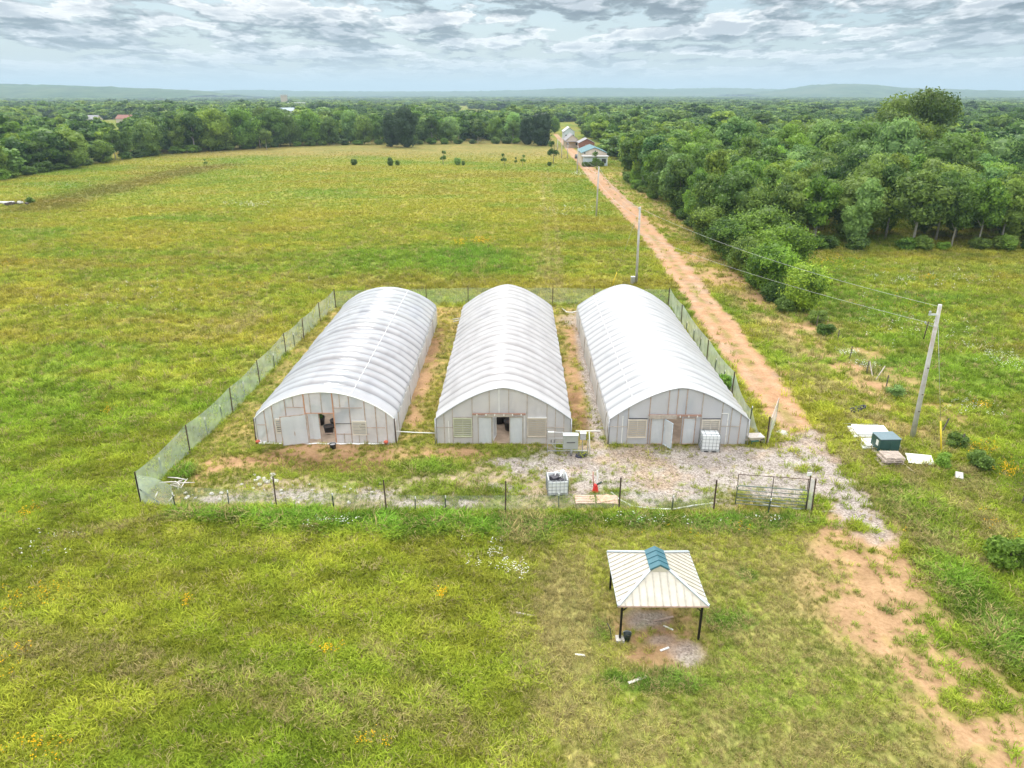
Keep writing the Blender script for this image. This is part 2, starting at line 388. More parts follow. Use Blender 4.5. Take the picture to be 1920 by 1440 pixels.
    dry = np.maximum(dry, np.maximum.reduce([1.0*blob(1065, 1160, 60, 130, x, y, 101), .8*blob(1080, 1330, 90, 60, x, y, 108), .7*blob(1450, 1200, 90, 70, x, y, 109), .7*blob(1500, 1080, 110, 50, x, y, 102), .7*blob(1030, 520, 25, 60, x, y, 103)*sstep(.4, .6, n1), .9*blob(985, 985, 45, 35, x, y, 104), .5*blob(460, 600, 30, 25, x, y, 105)]))
    ver = sstep(-1.2, 1.2, poly_sd(VERGE, x, y)+(n1-.5)*2)
    hd = line_d(HEDGE, x, y)
    dry = np.maximum(dry, ver*.75*sstep(.42, .6, n2*.35+n1*.65))
    dirt = np.maximum(dirt, .75*sstep(3.6, .8, np.abs(hd-2.2)+(n1-.5)*5)*(y > 44)*sstep(.4, .55, n1))
    rf = sstep(-1.5, 1.5, poly_sd(RIGHTF, x, y))
    # wheel tracks across the lower field and the field strip beside the lane
    tr = np.zeros_like(x)
    for P in (gp((0, 1175), (250, 1225), (450, 1270), (720, 1330), (960, 1420)), gp((0, 1215), (250, 1262), (450, 1310), (700, 1375)), gp((700, 1210), (850, 1330), (960, 1420)),
              gp((1030, 540), (1025, 440), (1020, 380), (1015, 320)), gp((1050, 560), (1046, 450), (1036, 380), (1026, 320)), gp((120, 1010), (300, 975), (420, 960)), gp((460, 560), (560, 500), (700, 450))):
        tr = np.maximum(tr, sstep(.85, .1, line_d(P, x, y)+(n1-.5)*1.2))
    dry = np.maximum(dry, tr*.62*sstep(.30, .52, n1*.5+n4*.5))
    return dict(road=road, grav=grav, enc=enc, soil=soil, dirt=dirt, ins=ins, brown=brown, ash=ash, lush=lush, mown=mown, dry=dry, ver=ver, rf=rf, n1=n1, n2=n2, n3=n3, n4=n4)
def C(*c): return np.array(c)[None, :]
def lerp(a, b, k): return a+(b-a)*k[:, None]
YG, GR, ST, OL = C(.330, .322, .046), C(.175, .265, .030), C(.41, .355, .15), C(.25, .215, .04)
def base_colour(x, y, L):
    st = fbm(x*.035+y*.004, y*.16, 41, 5)                       # mowing direction across the field
    fine = fbm(x*.5, y*1.0, 43, 4)
    k = sstep(.30, .70, .42*L['n3']+.33*st+.25*fine)*(1-.45*sstep(75, 38, y))+.27*sstep(75, 38, y)
    near = sstep(75, 38, y)
    c = lerp(np.repeat(GR, len(x), 0), np.repeat(YG, len(x), 0), np.clip(k*1.25-.38*near-.10*L['rf'], 0, 1))
    c = lerp(c, OL, .50*sstep(.56, .70, st)*(1-.9*near))
    c = lerp(c, ST, (.38-.28*near)*sstep(.55, .72, fine*.6+L['n2']*.4)); c = c*(1+.15*near)[:, None]*(1-near[:, None]*C(-.02, -.02, .12))
    # seed heads far up the field, rough brown band on the left
    c = lerp(c, C(.40, .30, .13), .50*sstep(262, 305, y+30*(L['n3']-.5))*(y < 420)*(x < 20))
    bd = line_d(gp((60, 392), (150, 368), (240, 345), (330, 325), (410, 310)), x, y)
    c = lerp(c, C(.17, .135, .035), .7*sstep(11, 2, bd+(L['n2']-.5)*10)); 
    c = lerp(c, C(.15, .235, .035), .55*L['rf']*sstep(.35, .65, L['n2']))
    return c
def ground_colour(x, y, L=None):
    L = L or layers(x, y)
    c = base_colour(x, y, L)
    c = lerp(c, ST*.92, L['dry']*.80)
    c = lerp(c, C(.125, .27, .034), L['lush']*.8)
    e = L['enc']*(1-L['lush'])
    c = lerp(c, C(.225, .20, .055), e*.5); c = lerp(c, C(.36, .225, .12), L['ins']*.7*(1-L['lush']))
    c = lerp(c, C(.36, .295, .215), L['soil']*(.35+.65*sstep(.4, .58, L['n1']*.5+L['n4']*.5))*(1-.75*L['lush']))
    c = lerp(c, C(.44, .265, .150), L['dirt']*.92)
    c = lerp(c, C(.155, .085, .042), L['brown']*.75*sstep(.3, .55, L['n1']))
    c = lerp(c, C(.40, .38, .375), L['ash']*.62)
    rc = lerp(np.repeat(C(.43, .255, .145), len(x), 0), C(.40, .275, .185), sstep(.4, .65, L['n2']*.5+L['n1']*.5))
    near = sstep(50, 40, y)
    rc = lerp(rc, C(.385, .236, .136), near)
    c = lerp(c, rc, L['road']*(1-.06*near))
    ctr = np.abs(x-(np.interp(y, _ry, _rl)+np.interp(y, _ry, _rr))/2)
    c = lerp(c, C(.27, .23, .07), L['road']*sstep(.6, .1, ctr)*.75*sstep(.42, .56, L['n1'])*(y < 140)*(y > 47))
    rut = np.minimum(np.abs(ctr-.95), 9); c = lerp(c, c*1.12, L['road']*sstep(.45, .1, rut))
    c = lerp(c, lerp(np.repeat(C(.375, .335, .31), len(x), 0), C(.36, .27, .19), .8*sstep(.5, .68, L['n2']*.6+L['n1']*.4)), L['grav']*.95)
    return np.clip(c, .01, .9)

# ------------------------------------------------------------------ ground sheet
def axis(lo, hi, step, glo, ghi, kf):
    a = list(np.arange(lo, hi+1e-6, step)); s = step
    while a[-1] < ghi: s *= kf; a.append(a[-1]+s)
    s = step; b = [lo]
    while b[-1] > glo: s *= kf; b.append(b[-1]-s)
    return np.array(b[:0:-1]+a)
gx = axis(-62, 62, .3, -11500, 11500, 1.06); gy = axis(14, 100, .3, -700, 13800, 1.04)
X, Y = np.meshgrid(gx, gy); xs, ys = X.ravel(), Y.ravel()
LY = layers(xs, ys); gc = ground_colour(xs, ys, LY)
gc = gc*(1-(.22+.12*sstep(150, 310, ys))*(1-np.clip(np.maximum.reduce([LY['road'], LY['dirt'], LY['grav'], LY['soil'], LY['ash'], LY['ins']]), 0, 1)))[:, None]      # grass self-shadow put into the ground colour over darker thatch, stronger far off
nx, ny = len(gx), len(gy)
ii = (np.arange(ny-1)[:, None]*nx+np.arange(nx-1)[None, :]).ravel()
quads = np.stack([ii, ii+1, ii+1+nx, ii+nx], 1)
stone = np.clip(np.maximum.reduce([LY['grav'], .55*LY['soil'], .8*LY['ash']]), 0, 1)
bare = np.clip(np.maximum.reduce([LY['road'], LY['dirt'], LY['grav'], .6*LY['brown']]), 0, 1)
t = NT('ground'); P = pos(t)
ca = t.n('Attribute', attribute_name='col').outputs['Color']; sa = t.n('Attribute', attribute_name='stone').outputs['Fac']; ba = t.n('Attribute', attribute_name='bare').outputs['Fac']
mpn = t.n('Mapping'); t.l(P, mpn.inputs[0]); mpn.inputs['Scale'].default_value = (1, .55, 1)
f1 = t.noise(mpn.outputs[0], 3.2, 6, .68); f2 = t.noise(P, .55, 5, .62); f3 = t.noise(P, .09, 4, .6)
gm = t.ramp(f1, [(.30, (.42, .46, .40)), (.5, (.98, .98, .95)), (.70, (1.62, 1.5, 1.55))])
gm2 = t.ramp(f2, [(.33, (.68, .74, .62)), (.5, (1, 1, 1)), (.66, (1.30, 1.20, 1.32))])
gm3 = t.ramp(f3, [(.35, (.86, .90, .8)), (.65, (1.14, 1.08, 1.1))])
gcol = t.mixc(1, t.mixc(1, t.mixc(1, ca, gm, 'MULTIPLY'), gm2, 'MULTIPLY'), gm3, 'MULTIPLY')
fd = t.noise(P, 5, 6, .7); bm = t.ramp(fd, [(.3, (.72, .70, .66)), (.55, (1, 1, 1)), (.75, (1.18, 1.18, 1.2))])
bcol = t.mixc(1, t.mixc(1, ca, bm, 'MULTIPLY'), t.ramp(t.noise(P, .8, 4), [(.35, (.84, .82, .8)), (.65, (1.1, 1.1, 1.1))]), 'MULTIPLY')
vo = t.n('TexVoronoi'); vo.inputs['Scale'].default_value = 12; t.l(P, vo.inputs['Vector'])
hs = t.n('SeparateColor'); t.l(vo.outputs['Color'], hs.inputs[0])
sm = t.ramp(hs.outputs[0], [(0, (.52, .50, .49)), (.35, (.92, .9, .88)), (.75, (1.12, 1.12, 1.13)), (1, (1.35, 1.35, 1.37))])
scol = t.mixc(1, bcol, sm, 'MULTIPLY')
cc = t.mixc(ba, gcol, bcol); cc = t.mixc(sa, cc, scol)
p = t.n('BsdfPrincipled'); t.l(cc, p.inputs['Base Color']); p.inputs['Roughness'].default_value = .95; p.inputs['Specular IOR Level'].default_value = .1
bp = t.n('Bump'); bp.inputs['Strength'].default_value = .55; bp.inputs['Distance'].default_value = .12
hgt = t.math('ADD', f1, t.math('MULTIPLY', vo.outputs['Distance'], t.math('MULTIPLY', sa, .5))); t.l(hgt, bp.inputs['Height']); t.l(bp.outputs[0], p.inputs['Normal'])
t.l(p.outputs[0], t.out.inputs['Surface']); GROUND = t.m
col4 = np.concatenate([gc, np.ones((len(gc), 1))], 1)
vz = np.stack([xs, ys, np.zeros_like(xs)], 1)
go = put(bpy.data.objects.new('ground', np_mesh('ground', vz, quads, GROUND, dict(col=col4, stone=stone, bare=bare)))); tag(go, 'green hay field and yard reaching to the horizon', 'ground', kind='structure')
def overlay(name, mask, lift, label):
    fm = mask[quads].mean(1) > .5; q = quads[fm]; u, inv = np.unique(q, return_inverse=True)
    vv = vz[u].copy(); vv[:, 2] = lift
    o = put(bpy.data.objects.new(name, np_mesh(name, vv, inv.reshape(q.shape), GROUND, dict(col=col4[u], stone=stone[u], bare=bare[u]))))
    return tag(o, label, name.replace('_', ' '), kind='structure')
rdm = (road_sd(xs, ys) > .1) & (LY['road'] > .3)
ydm = (poly_sd(YARD, xs, ys) > 0) & (LY['grav'] > .3) & ~((road_sd(xs, ys) > .1) & (LY['road'] > LY['grav']))
overlay('dirt_road', (rdm & ~ydm).astype(float), .004, 'orange dirt lane running straight beside the hay field')
overlay('gravel_yard', ydm.astype(float), .008, 'grey gravel yard in front of the plastic greenhouses')

# ------------------------------------------------------------------ hills
HT = NT('hill_woods'); P = pos(HT)
mh = HT.n('Mapping'); HT.l(P, mh.inputs[0]); mh.inputs['Scale'].default_value = (1, .4, .5)
hf = HT.noise(mh.outputs[0], .022, 6, .7); hf2 = HT.noise(P, .0016, 4)
hc = HT.ramp(hf, [(.32, (.022, .042, .016)), (.5, (.055, .095, .03)), (.68, (.10, .145, .055))])
hc = HT.mixc(HT.ramp(hf2, [(.5, (0, 0, 0)), (.62, (.55,)*3)]), hc, (.13, .15, .07, 1))
hp = HT.n('BsdfDiffuse'); HT.l(hc, hp.inputs[0]); HT.l(hp.outputs[0], HT.out.inputs['Surface'])
def ridge(name, D, prof, depth, label):
    px = np.array([p[0] for p in prof]); py = np.array([p[1] for p in prof])
    a = V(float(px[0]), 170, D).x; b = V(float(px[-1]), 170, D).x
    u = np.arange(a, b, 26.0); pu = 967+u/D*FPX/math.cos(PITCH)*.9257
    pu = np.array([960+FPX*(ROT.transposed() @ Vector((float(q), D, 60-CAM_H))).x/-(ROT.transposed() @ Vector((float(q), D, 60-CAM_H))).z for q in u])
    hy = np.interp(pu, px, py); H = np.array([V(960, float(h), D).z for h in hy])
    rows = np.linspace(-1, 1, 25); rows = np.sign(rows)*np.abs(rows)**1.3
    UU, VV = np.meshgrid(u, rows*depth+D)
    sh = np.cos(np.clip(rows, -1, 1)*math.pi/2)**1.3
    Z = H[None, :]*sh[:, None]*(.80+.2*sh[:, None]+.35*(1-sh[:, None])*(fbm(UU*.0012, VV*.0012, 5)-.4))
    Z = Z+(fbm(UU*.03, VV*.03, 8, 3)-.62)*16*sh[:, None]-2
    n, mm = Z.shape; ii = (np.arange(n-1)[:, None]*mm+np.arange(mm-1)[None, :]).ravel()
    o = put(bpy.data.objects.new(name, np_mesh(name, np.stack([UU.ravel(), VV.ravel(), Z.ravel()], 1), np.stack([ii, ii+1, ii+1+mm, ii+mm], 1), HT.m, smooth=True)))
    tag(o, label, 'hill', kind='structure')
ridge('hills', 3700, [(-300, 155), (0, 156), (100, 159), (200, 162), (300, 166), (380, 171), (420, 178)], 1000, 'long wooded ridge on the skyline above the far houses')
ridge('hills', 6600, [(330, 174), (420, 169), (480, 168), (560, 170), (700, 171), (800, 171), (900, 170), (1000, 168), (1060, 165), (1130, 164), (1250, 166), (1340, 164), (1420, 166), (1480, 167), (1600, 168), (2150, 170)], 1500, 'low blue hills along the middle of the skyline')
ridge('hills', 4900, [(1380, 176), (1480, 167), (1530, 158), (1590, 156), (1620, 158), (1680, 164), (1760, 166), (1850, 169), (1920, 170), (2200, 173)], 1100, 'rounded flat topped wooded hill on the skyline behind the tall oak')
# ------------------------------------------------------------------ trees
LEAF = foliage('leaves', (.030, .085, .014, 1), (.285, .405, .070, 1))
NEEDLE = foliage('needles', (.018, .048, .020, 1), (.065, .115, .040, 1))
BARK = simple('bark', (.20, .165, .13), .9, var=.35, scale=3, bump=.4)
PALEBARK = simple('pale_bark', (.38, .35, .30), .85, var=.3, scale=3, bump=.3)
def unit(n):
    v = rng.normal(size=(n, 3)); return v/np.linalg.norm(v, axis=1)[:, None]
def leaf_mesh(name, cen, nrm, size, tone, mat, core=None, droop=0.0):
    n = len(cen)
    a = np.cross(nrm, unit(n)); a /= np.linalg.norm(a, axis=1)[:, None]+1e-9; b = np.cross(nrm, a)
    s = size[:, None]
    v = np.stack([cen+a*s, cen+b*s*.55+nrm*s*.15, cen-a*s, cen-b*s*.55+nrm*s*.15], 1).reshape(-1, 3)
    v[:, 2] -= 0
    q = np.arange(n*4).reshape(n, 4); tn = np.repeat(tone, 4)
    if core is not None:
        cv, cq, ct = core; q = np.concatenate([q, cq+len(v)]); v = np.concatenate([v, cv]); tn = np.concatenate([tn, ct])
    return np_mesh(name, v, q, mat, dict(tone=tn))
def blob_core(c, r, n=8, m=5):
    th = np.linspace(0, 2*np.pi, n, endpoint=False); ph = np.linspace(.05, np.pi-.05, m)
    pts = np.array([[math.sin(p)*math.cos(a), math.sin(p)*math.sin(a), math.cos(p)] for p in ph for a in th])*r+c
    q = [[i*n+k, i*n+(k+1) % n, (i+1)*n+(k+1) % n, (i+1)*n+k] for i in range(m-1) for k in range(n)]
    return pts, np.array(q)
def crown(name, Rr, z0, z1, lobes, leaves, size, mat, shape='round', core=True, tonevar=.55, ragged=.25, skew=False):
    "leaf clumps spread through lobes of a crown between heights z0 and z1"
    cz, hz2 = (z0+z1)/2, (z1-z0)/2
    lc = []; lr = []
    for k in range(lobes):
        u = rng.uniform(-1, 1)
        if shape == 'cone': rad = Rr*(1-(u+1)/2)**.8*.8; lrad = Rr*(.16+.26*(1-(u+1)/2))
        elif shape == 'column': rad = Rr*.65*math.sqrt(max(0, 1-u*u*.8)); lrad = Rr*rng.uniform(.30, .46)
        else: rad = Rr*.70*math.sqrt(max(0, 1-abs(u)**2.2)); lrad = Rr*rng.uniform(.26, .46)
        a = rng.uniform(0, 2*np.pi); q = math.sqrt(rng.uniform(.25, 1))
        lc.append((rad*q*math.cos(a), rad*q*math.sin(a), cz+u*hz2*.82)); lr.append(lrad)
    lc = np.array(lc); lr = np.array(lr)
    if skew: lc[:, 2] = z0+(lc[:, 2]-z0)*np.interp(lc[:, 0], [-Rr*.8, -Rr*.3, Rr*.25, Rr*.6, Rr], [.52, .74, 1.0, .98, .62]); lr *= .86
    lt = rng.uniform(0, 1, lobes)
    w = lr**2; w /= w.sum(); li = rng.choice(lobes, leaves, p=w)
    d = unit(leaves); d[:, 2] = d[:, 2]*.8+.12; d /= np.linalg.norm(d, axis=1)[:, None]
    rr = lr[li]*(1+rng.normal(0, ragged, leaves)*.6-.12*rng.random(leaves))
    cen = lc[li]+d*rr[:, None]*np.array([1, 1, .85])
    nrm = d+unit(leaves)*.75; nrm /= np.linalg.norm(nrm, axis=1)[:, None]
    tone = np.clip(.5+(lt[li]-.5)*tonevar+rng.normal(0, .16, leaves), 0, 1)
    sz = size*rng.uniform(.6, 1.35, leaves)
    cr = None
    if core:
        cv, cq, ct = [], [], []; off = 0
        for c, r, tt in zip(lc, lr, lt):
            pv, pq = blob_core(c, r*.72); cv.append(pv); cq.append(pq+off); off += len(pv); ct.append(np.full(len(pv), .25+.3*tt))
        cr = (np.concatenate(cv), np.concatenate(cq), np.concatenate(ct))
    keep = cen[:, 2] > .05
    return leaf_mesh(name, cen[keep], nrm[keep], sz[keep], tone[keep], mat, cr)
def trunk_mb(h, r, limbs=4, spread=2.0, fork=False):
    m = MB(); b = random.uniform(-.3, .3)
    m.tube([(0, 0, -.1), (b*.3, 0, h*.3), (b, b*.5, h*.65), (b*1.2, b, h)], [r*1.35, r, r*.75, r*.3], 7)
    for k in range(limbs):
        a = 2*math.pi*k/limbs+random.uniform(-.5, .5); z = h*random.uniform(.35, .7)
        m.tube([(b*.7, b*.4, z), (math.cos(a)*spread*.5, math.sin(a)*spread*.5, z+h*.16), (math.cos(a)*spread, math.sin(a)*spread, z+h*.24)], [r*.5, r*.35, r*.12], 5)
    return m
def tree_kind(name, R_, z0, z1, lobes, leaves, size, mat, shape='round', bark=BARK, th=None, tr=.16, limbs=4, **kw):
    cm = crown('crown', R_, z0, z1, lobes, leaves, size, mat, shape, **kw)
    tm = trunk_mb(th or z1*.75, tr, limbs, R_*.55).mesh('trunk', bark)
    return dict(name=name, crown=cm, trunk=tm, h=z1)
KINDS = [tree_kind('broadleaf_tree', 3.9, .7, 10, 30, 5400, .27, LEAF, ragged=.38), tree_kind('broadleaf_tree', 4.4, .5, 10, 34, 6000, .27, LEAF, tonevar=.85, ragged=.40),
         tree_kind('broadleaf_tree', 3.4, 2.4, 10, 18, 4300, .28, LEAF, bark=PALEBARK), tree_kind('broadleaf_tree', 3.0, .8, 10, 20, 4300, .28, LEAF, 'column'),
         tree_kind('broadleaf_tree', 4.8, .8, 10, 38, 6400, .27, LEAF, tonevar=.75, ragged=.36), tree_kind('broadleaf_tree', 3.6, 3.2, 10, 17, 4300, .27, LEAF, bark=PALEBARK, ragged=.35)]
CONIFER = [tree_kind('conifer_tree', 4.2, .3, 10, 44, 5600, .28, NEEDLE, 'round', tr=.2, limbs=0, ragged=.4), tree_kind('conifer_tree', 4.4, .3, 10, 48, 5800, .28, NEEDLE, 'column', tr=.2, limbs=0, ragged=.4)]
OAK = tree_kind('oak_tree', 11.0, 4.0, 22, 34, 24000, .38, LEAF, tr=.5, limbs=7, tonevar=1.0, skew=True)
BUSH = [tree_kind('bush', 1.5, .05, 2.4, 14, 2600, .13, LEAF, tr=.04, limbs=3), tree_kind('bush', 1.3, .05, 2.0, 11, 2000, .13, LEAF, tr=.04, limbs=3, ragged=.4)]
SHRUBLEAF = foliage('shrub_leaves', (.030, .075, .012, 1), (.255, .365, .055, 1), True, 0.0)
SPRAY = [tree_kind('shrub_tree', 3.0, .3, 6.6, 34, 11000, .17, SHRUBLEAF, tr=.09, limbs=6, ragged=.62, tonevar=.6)]
SAPL = tree_kind('sapling', 1.2, 1.2, 4.2, 7, 420, .22, LEAF, th=4.0, tr=.06, limbs=4, core=False, ragged=.5)
HIGH = []
def plant(kind, x, y, h, label, cat='tree', group=None, col=(1, 1, 1), wide=1.0, name=None):
    s = h/kind['h']
    o = thing(name or kind['name'], label, cat, (x, y, 0), random.uniform(0, 6.28), group)
    o.scale = (s*wide*random.uniform(.92, 1.08), s*wide*random.uniform(.92, 1.08), s)
    for nm in ('trunk', 'crown'):
        c = bpy.data.objects.new(nm, kind[nm]); put(c, o); c.color = (*col, 1)
    return o
TINT = {'mid green': (1, 1, 1), 'dark green': (.66, .76, .72), 'yellow green': (1.22, 1.14, .80), 'pale grey green': (1.30, 1.36, 2.1), 'fresh green': (1.05, 1.18, .8)}
def tint(k):
    j = random.uniform(.88, 1.12); c = TINT[k]; return tuple(v*j*random.uniform(.96, 1.04) for v in c)
TREES = []
def free(x, y, r):
    for a, b, q in TREES:
        if (a-x)**2+(b-y)**2 < (r+q)**2: return False
    return True
# tall broad oak rising above the right-hand wood
b = V(1690, 300, 185); oak_ = plant(OAK, b.x, b.y, 23.6, 'tallest broad oak rising above the canopy of the wood', 'tree', col=(.80, .80, .62)); oak_.rotation_euler = (0, 0, .15); TREES.append((b.x, b.y, 6))
# wood to the right of the lane: nearest trees one by one
def lane_edge(y): return np.interp(y, *WEDGE)
_we = sorted([tuple(G(*q))[:2] for q in ((1395, 470), (1330, 445), (1262, 398), (1205, 357), (1165, 325), (1150, 308), (1135, 292))], key=lambda v: v[1])
WEDGE = (np.array([v[1] for v in _we]+[420, 900]), np.array([v[0] for v in _we]+[_we[-1][0]+4, _we[-1][0]+30]))
front_y = G(1480, 466).y
cands = []
yy = front_y+2.0; row = 0
while yy < 205:
    sp = 5.5+max(0, (yy-120))*.022
    x0 = float(lane_edge(yy))+1.5; x1 = .735*yy+12
    x = x0
    while x < x1:
        cands.append((x+random.uniform(-1.4, 1.4), yy+random.uniform(-1.6, 1.6), row)); x += sp*random.uniform(.85, 1.25)
    yy += sp*.88; row += 1
random.shuffle(cands); cands.sort(key=lambda c: c[2] > 1)
nright = 0
for x, y, row in cands:
    if y < front_y-.3 and x > lane_edge(y)+9: y = front_y+random.uniform(.3, 2)
    if x < lane_edge(y): x = float(lane_edge(y))+random.uniform(0, 1)
    if not free(x, y, 2.0): continue
    if math.hypot(x-b.x, y-b.y) < 6.5: continue
    edge = x < lane_edge(y)+8
    k = random.choice(['mid green', 'mid green', 'fresh green', 'pale grey green', 'dark green', 'yellow green'])
    if y > 170 and random.random() < .4: k = random.choice(['yellow green', 'fresh green'])
    kd = random.choice(KINDS)
    if row < 2 and not edge and random.random() < .6: kd = random.choice((KINDS[2], KINDS[5]))
    h = random.triangular(7.6, 13.0, 9.6)*(1+.10*(y > 150)); h *= .62 if edge and random.random() < .25 else 1
    if random.random() < .07 and y > 140: h *= 1.28
    where = 'at the lane edge of the wood' if edge else ('in the front row of the wood by the meadow' if row < 2 else ('in the middle of the wood to the right' if y < 160 else 'deep in the wood to the right'))
    plant(kd, x, y, h, f'{k} broadleaf tree {where}', group=f'{k} trees {where}', col=tuple(1.06*v for v in tint(k)), wide=random.uniform(.80, 1.08)); TREES.append((x, y, 2.0)); nright += 1
LINE = [tuple(G(*q))[:2] for q in ((-60, 348), (20, 334), (120, 318), (200, 303), (300, 290), (400, 283), (540, 274), (660, 271), (790, 270), (900, 269), (1030, 268))]
def along(u):
    L = [math.dist(LINE[i], LINE[i+1]) for i in range(len(LINE)-1)]; s = u*sum(L)
    for i, l in enumerate(L):
        if s <= l or i == len(L)-1:
            f = s/l; return (LINE[i][0]+(LINE[i+1][0]-LINE[i][0])*f, LINE[i][1]+(LINE[i+1][1]-LINE[i][1])*f)
        s -= l
# undergrowth bushes closing the foot of the wood
for i in range(36):
    if i < 14: x = random.uniform(G(1490, 470).x, .73*front_y+8); y = front_y-random.uniform(.2, 1.2)
    else:
        y = random.uniform(112, 215); x = float(lane_edge(y))-random.uniform(-.3, 1.0)
    k = random.choice(['dark green', 'mid green', 'fresh green'])
    where = 'at the foot of the wood facing the small right meadow' if i < 14 else 'along the lane side foot of the wood'
    plant(random.choice(BUSH), x, y, random.uniform(1.2, 2.3), f'{k} bush {where}', 'bush', f'{k} bushes {where}', tint(k), 1.5)
for i in range(44):
    u = (i+random.random())/44; x, y = along(u)
    if x > 8: continue
    k = random.choice(['dark green', 'mid green', 'dark green', 'fresh green'])
    plant(random.choice(BUSH), x, y-random.uniform(1.0, 3.0), random.uniform(1.8, 3.2), f'{k} bush under the far tree line along the hay field', 'bush', f'{k} bushes under the far tree line', tint(k), 1.7)
# shrubs of the hedge in front of the wood
for n, (px, py, h, wd, k, lab) in enumerate([(1506, 584, 5.2, 1.0, 'yellow green', 'bright yellow green rounded shrub at the near end of the roadside hedge'), (1440, 552, 6.0, 1.05, 'fresh green', 'feathery green shrub second from the near end of the roadside hedge'),
                                  (1400, 520, 5.2, .95, 'mid green', 'mid green shrub between the feathery shrub and the wood corner'), (1462, 520, 6.8, 1.1, 'fresh green', 'tall loose feathery shrub behind the first hedge shrubs'),
                                  (1365, 488, 6.0, 1.2, 'dark green', 'dark shrub in the hedge where the wood begins'), (1420, 487, 7.4, 1.1, 'mid green', 'tall leafy shrub at the corner between hedge and small meadow'),
                                  (1325, 455, 5.8, 1.1, 'mid green', 'rounded shrub at the wood edge just past the dark one')]):
    g = G(px, py); plant(SPRAY[0], g.x, g.y, h, lab, 'shrub', None, tuple((1.75 if k == 'yellow green' else 1.15)*v for v in tint(k)), wd, 'shrub')
for px, py, h, k, lab in [(1548, 630, 1.2, 'dark green', 'small dark round bush by the meadow fence, past the shrub'), (1472, 585, 1.6, 'dark green', 'dusky low bush at the foot of the bright shrub'), (1528, 606, 1.4, 'mid green', 'low bush just in front of the bright yellow shrub'), (1452, 566, 2.2, 'dark green', 'dusky brush under the feathery second hedge shrub'), (1425, 540, 2.3, 'dark green', 'dusky brush at the lane side of the third hedge shrub'), (1390, 507, 2.6, 'dark green', 'dusky brush under the dark hedge shrub near the wood'), (1352, 474, 2.6, 'dark green', 'dusky brush where the hedge meets the wood edge'),
                          (1838, 878, 1.1, 'dark green', 'dark leafy bush in the weeds beyond the concrete block'), (1361, 728, 1.2, 'fresh green', 'weedy bush against the netting beside the right greenhouse'), (1678, 742, .9, 'pale grey green', 'grey twiggy bush beside the meadow fence posts'),
                          (1893, 1065, 1.6, 'fresh green', 'tall weed clump at the right edge of the roadside ditch'), (1770, 876, .9, 'fresh green', 'low weed clump beyond the white sheet'), (1790, 838, 1.0, 'mid green', 'weed clump behind the yellow guy marker')]:
    g = G(px, py); plant(random.choice(BUSH), g.x, g.y, h, lab, 'bush', None, tint(k), 1.25)
# tree line along the far side of the hay field
for i, (px, py, h, wd) in enumerate([(762, 276, 17, .85), (735, 275, 14.5, .75), (1015, 273, 14.5, .95), (988, 271, 12, .7)]):
    g = G(px, py); lab = ['taller dark pine in the middle of the far tree line', 'dark pine just left of the tallest pine in the far tree line', 'dark conifer at the lane end of the far tree line', 'lower conifer beside the corner conifer of the far tree line'][i]
    plant(CONIFER[i // 2], g.x, g.y, h, lab, 'conifer', None, (1, 1, 1), wd); TREES.append((g.x, g.y, 3))
for px, py, h, wd, k, lab in [(140, 315, 11.5, 1.25, 'mid green', 'wide spreading tree at the left corner of the field'), (78, 322, 10, 1.0, 'dark green', 'darker tree left of the wide spreading corner tree'), (30, 330, 6, 1.0, 'fresh green', 'small rounded bright tree at the left picture edge'),
                              (195, 306, 7.5, 1.0, 'yellow green', 'lower yellow green tree beside the wide corner tree'), (500, 281, 8.5, .95, 'mid green', 'small rounded tree standing forward of the far tree line'), (775, 264, 10.5, .7, 'yellow green', 'bright narrow tree beside the pines')]:
    g = G(px, py); plant(random.choice(KINDS), g.x, g.y, h, lab, 'tree', None, tint(k), wd); TREES.append((g.x, g.y, 3))
nleft = 0
for row in range(2):
    n = 36-row*4
    for i in range(n):
        u = (i+random.uniform(.1, .9))/n; x, y = along(u); y += row*9.5+random.uniform(-1.5, 2.5); x -= row*2
        if 1-u < .01 or not free(x, y, 2.6): continue
        if u < .22 and row > 1: continue
        if x > 14: continue
        k = random.choice(['mid green', 'dark green', 'fresh green', 'dark green', 'yellow green']) if row == 0 else random.choice(['mid green', 'fresh green', 'yellow green', 'pale grey green'])
        seg = 'left part' if u < .38 else ('middle' if u < .7 else 'lane end')
        h = np.interp(u, [0, .15, .28, .35, .42, .6, .7, .8, 1], [9.5, 10, 10.5, 14.5, 15.5, 14, 12, 11.5, 11.5])*random.uniform(.82, 1.1)*(1+.07*row)
        rw = 'front row' if row == 0 else 'rear rows'
        plant(random.choice(KINDS), x, y, h, f'{k} tree in the {rw} of the far tree line, {seg}', group=f'{k} trees, {rw} of the far tree line, {seg}', col=tint(k), wide=random.uniform(.85, 1.0)); TREES.append((x, y, 2.6)); nleft += 1
# trees by the farmhouses and along the lane beyond the field
for px, py, h, k, lab in [(1118, 262, 12, 'mid green', 'tree behind the grey roofed house'), (1040, 250, 9, 'fresh green', 'tree at the far end of the lane on its left'), (1110, 243, 13, 'dark green', 'dark tree behind the farthest lane house'), (1092, 236, 12, 'mid green', 'tree closing the view at the end of the lane')]:
    g = G(px, py); plant(random.choice(KINDS), g.x, g.y, h, lab, 'tree', None, tint(k), 1.0); TREES.append((g.x, g.y, 3))
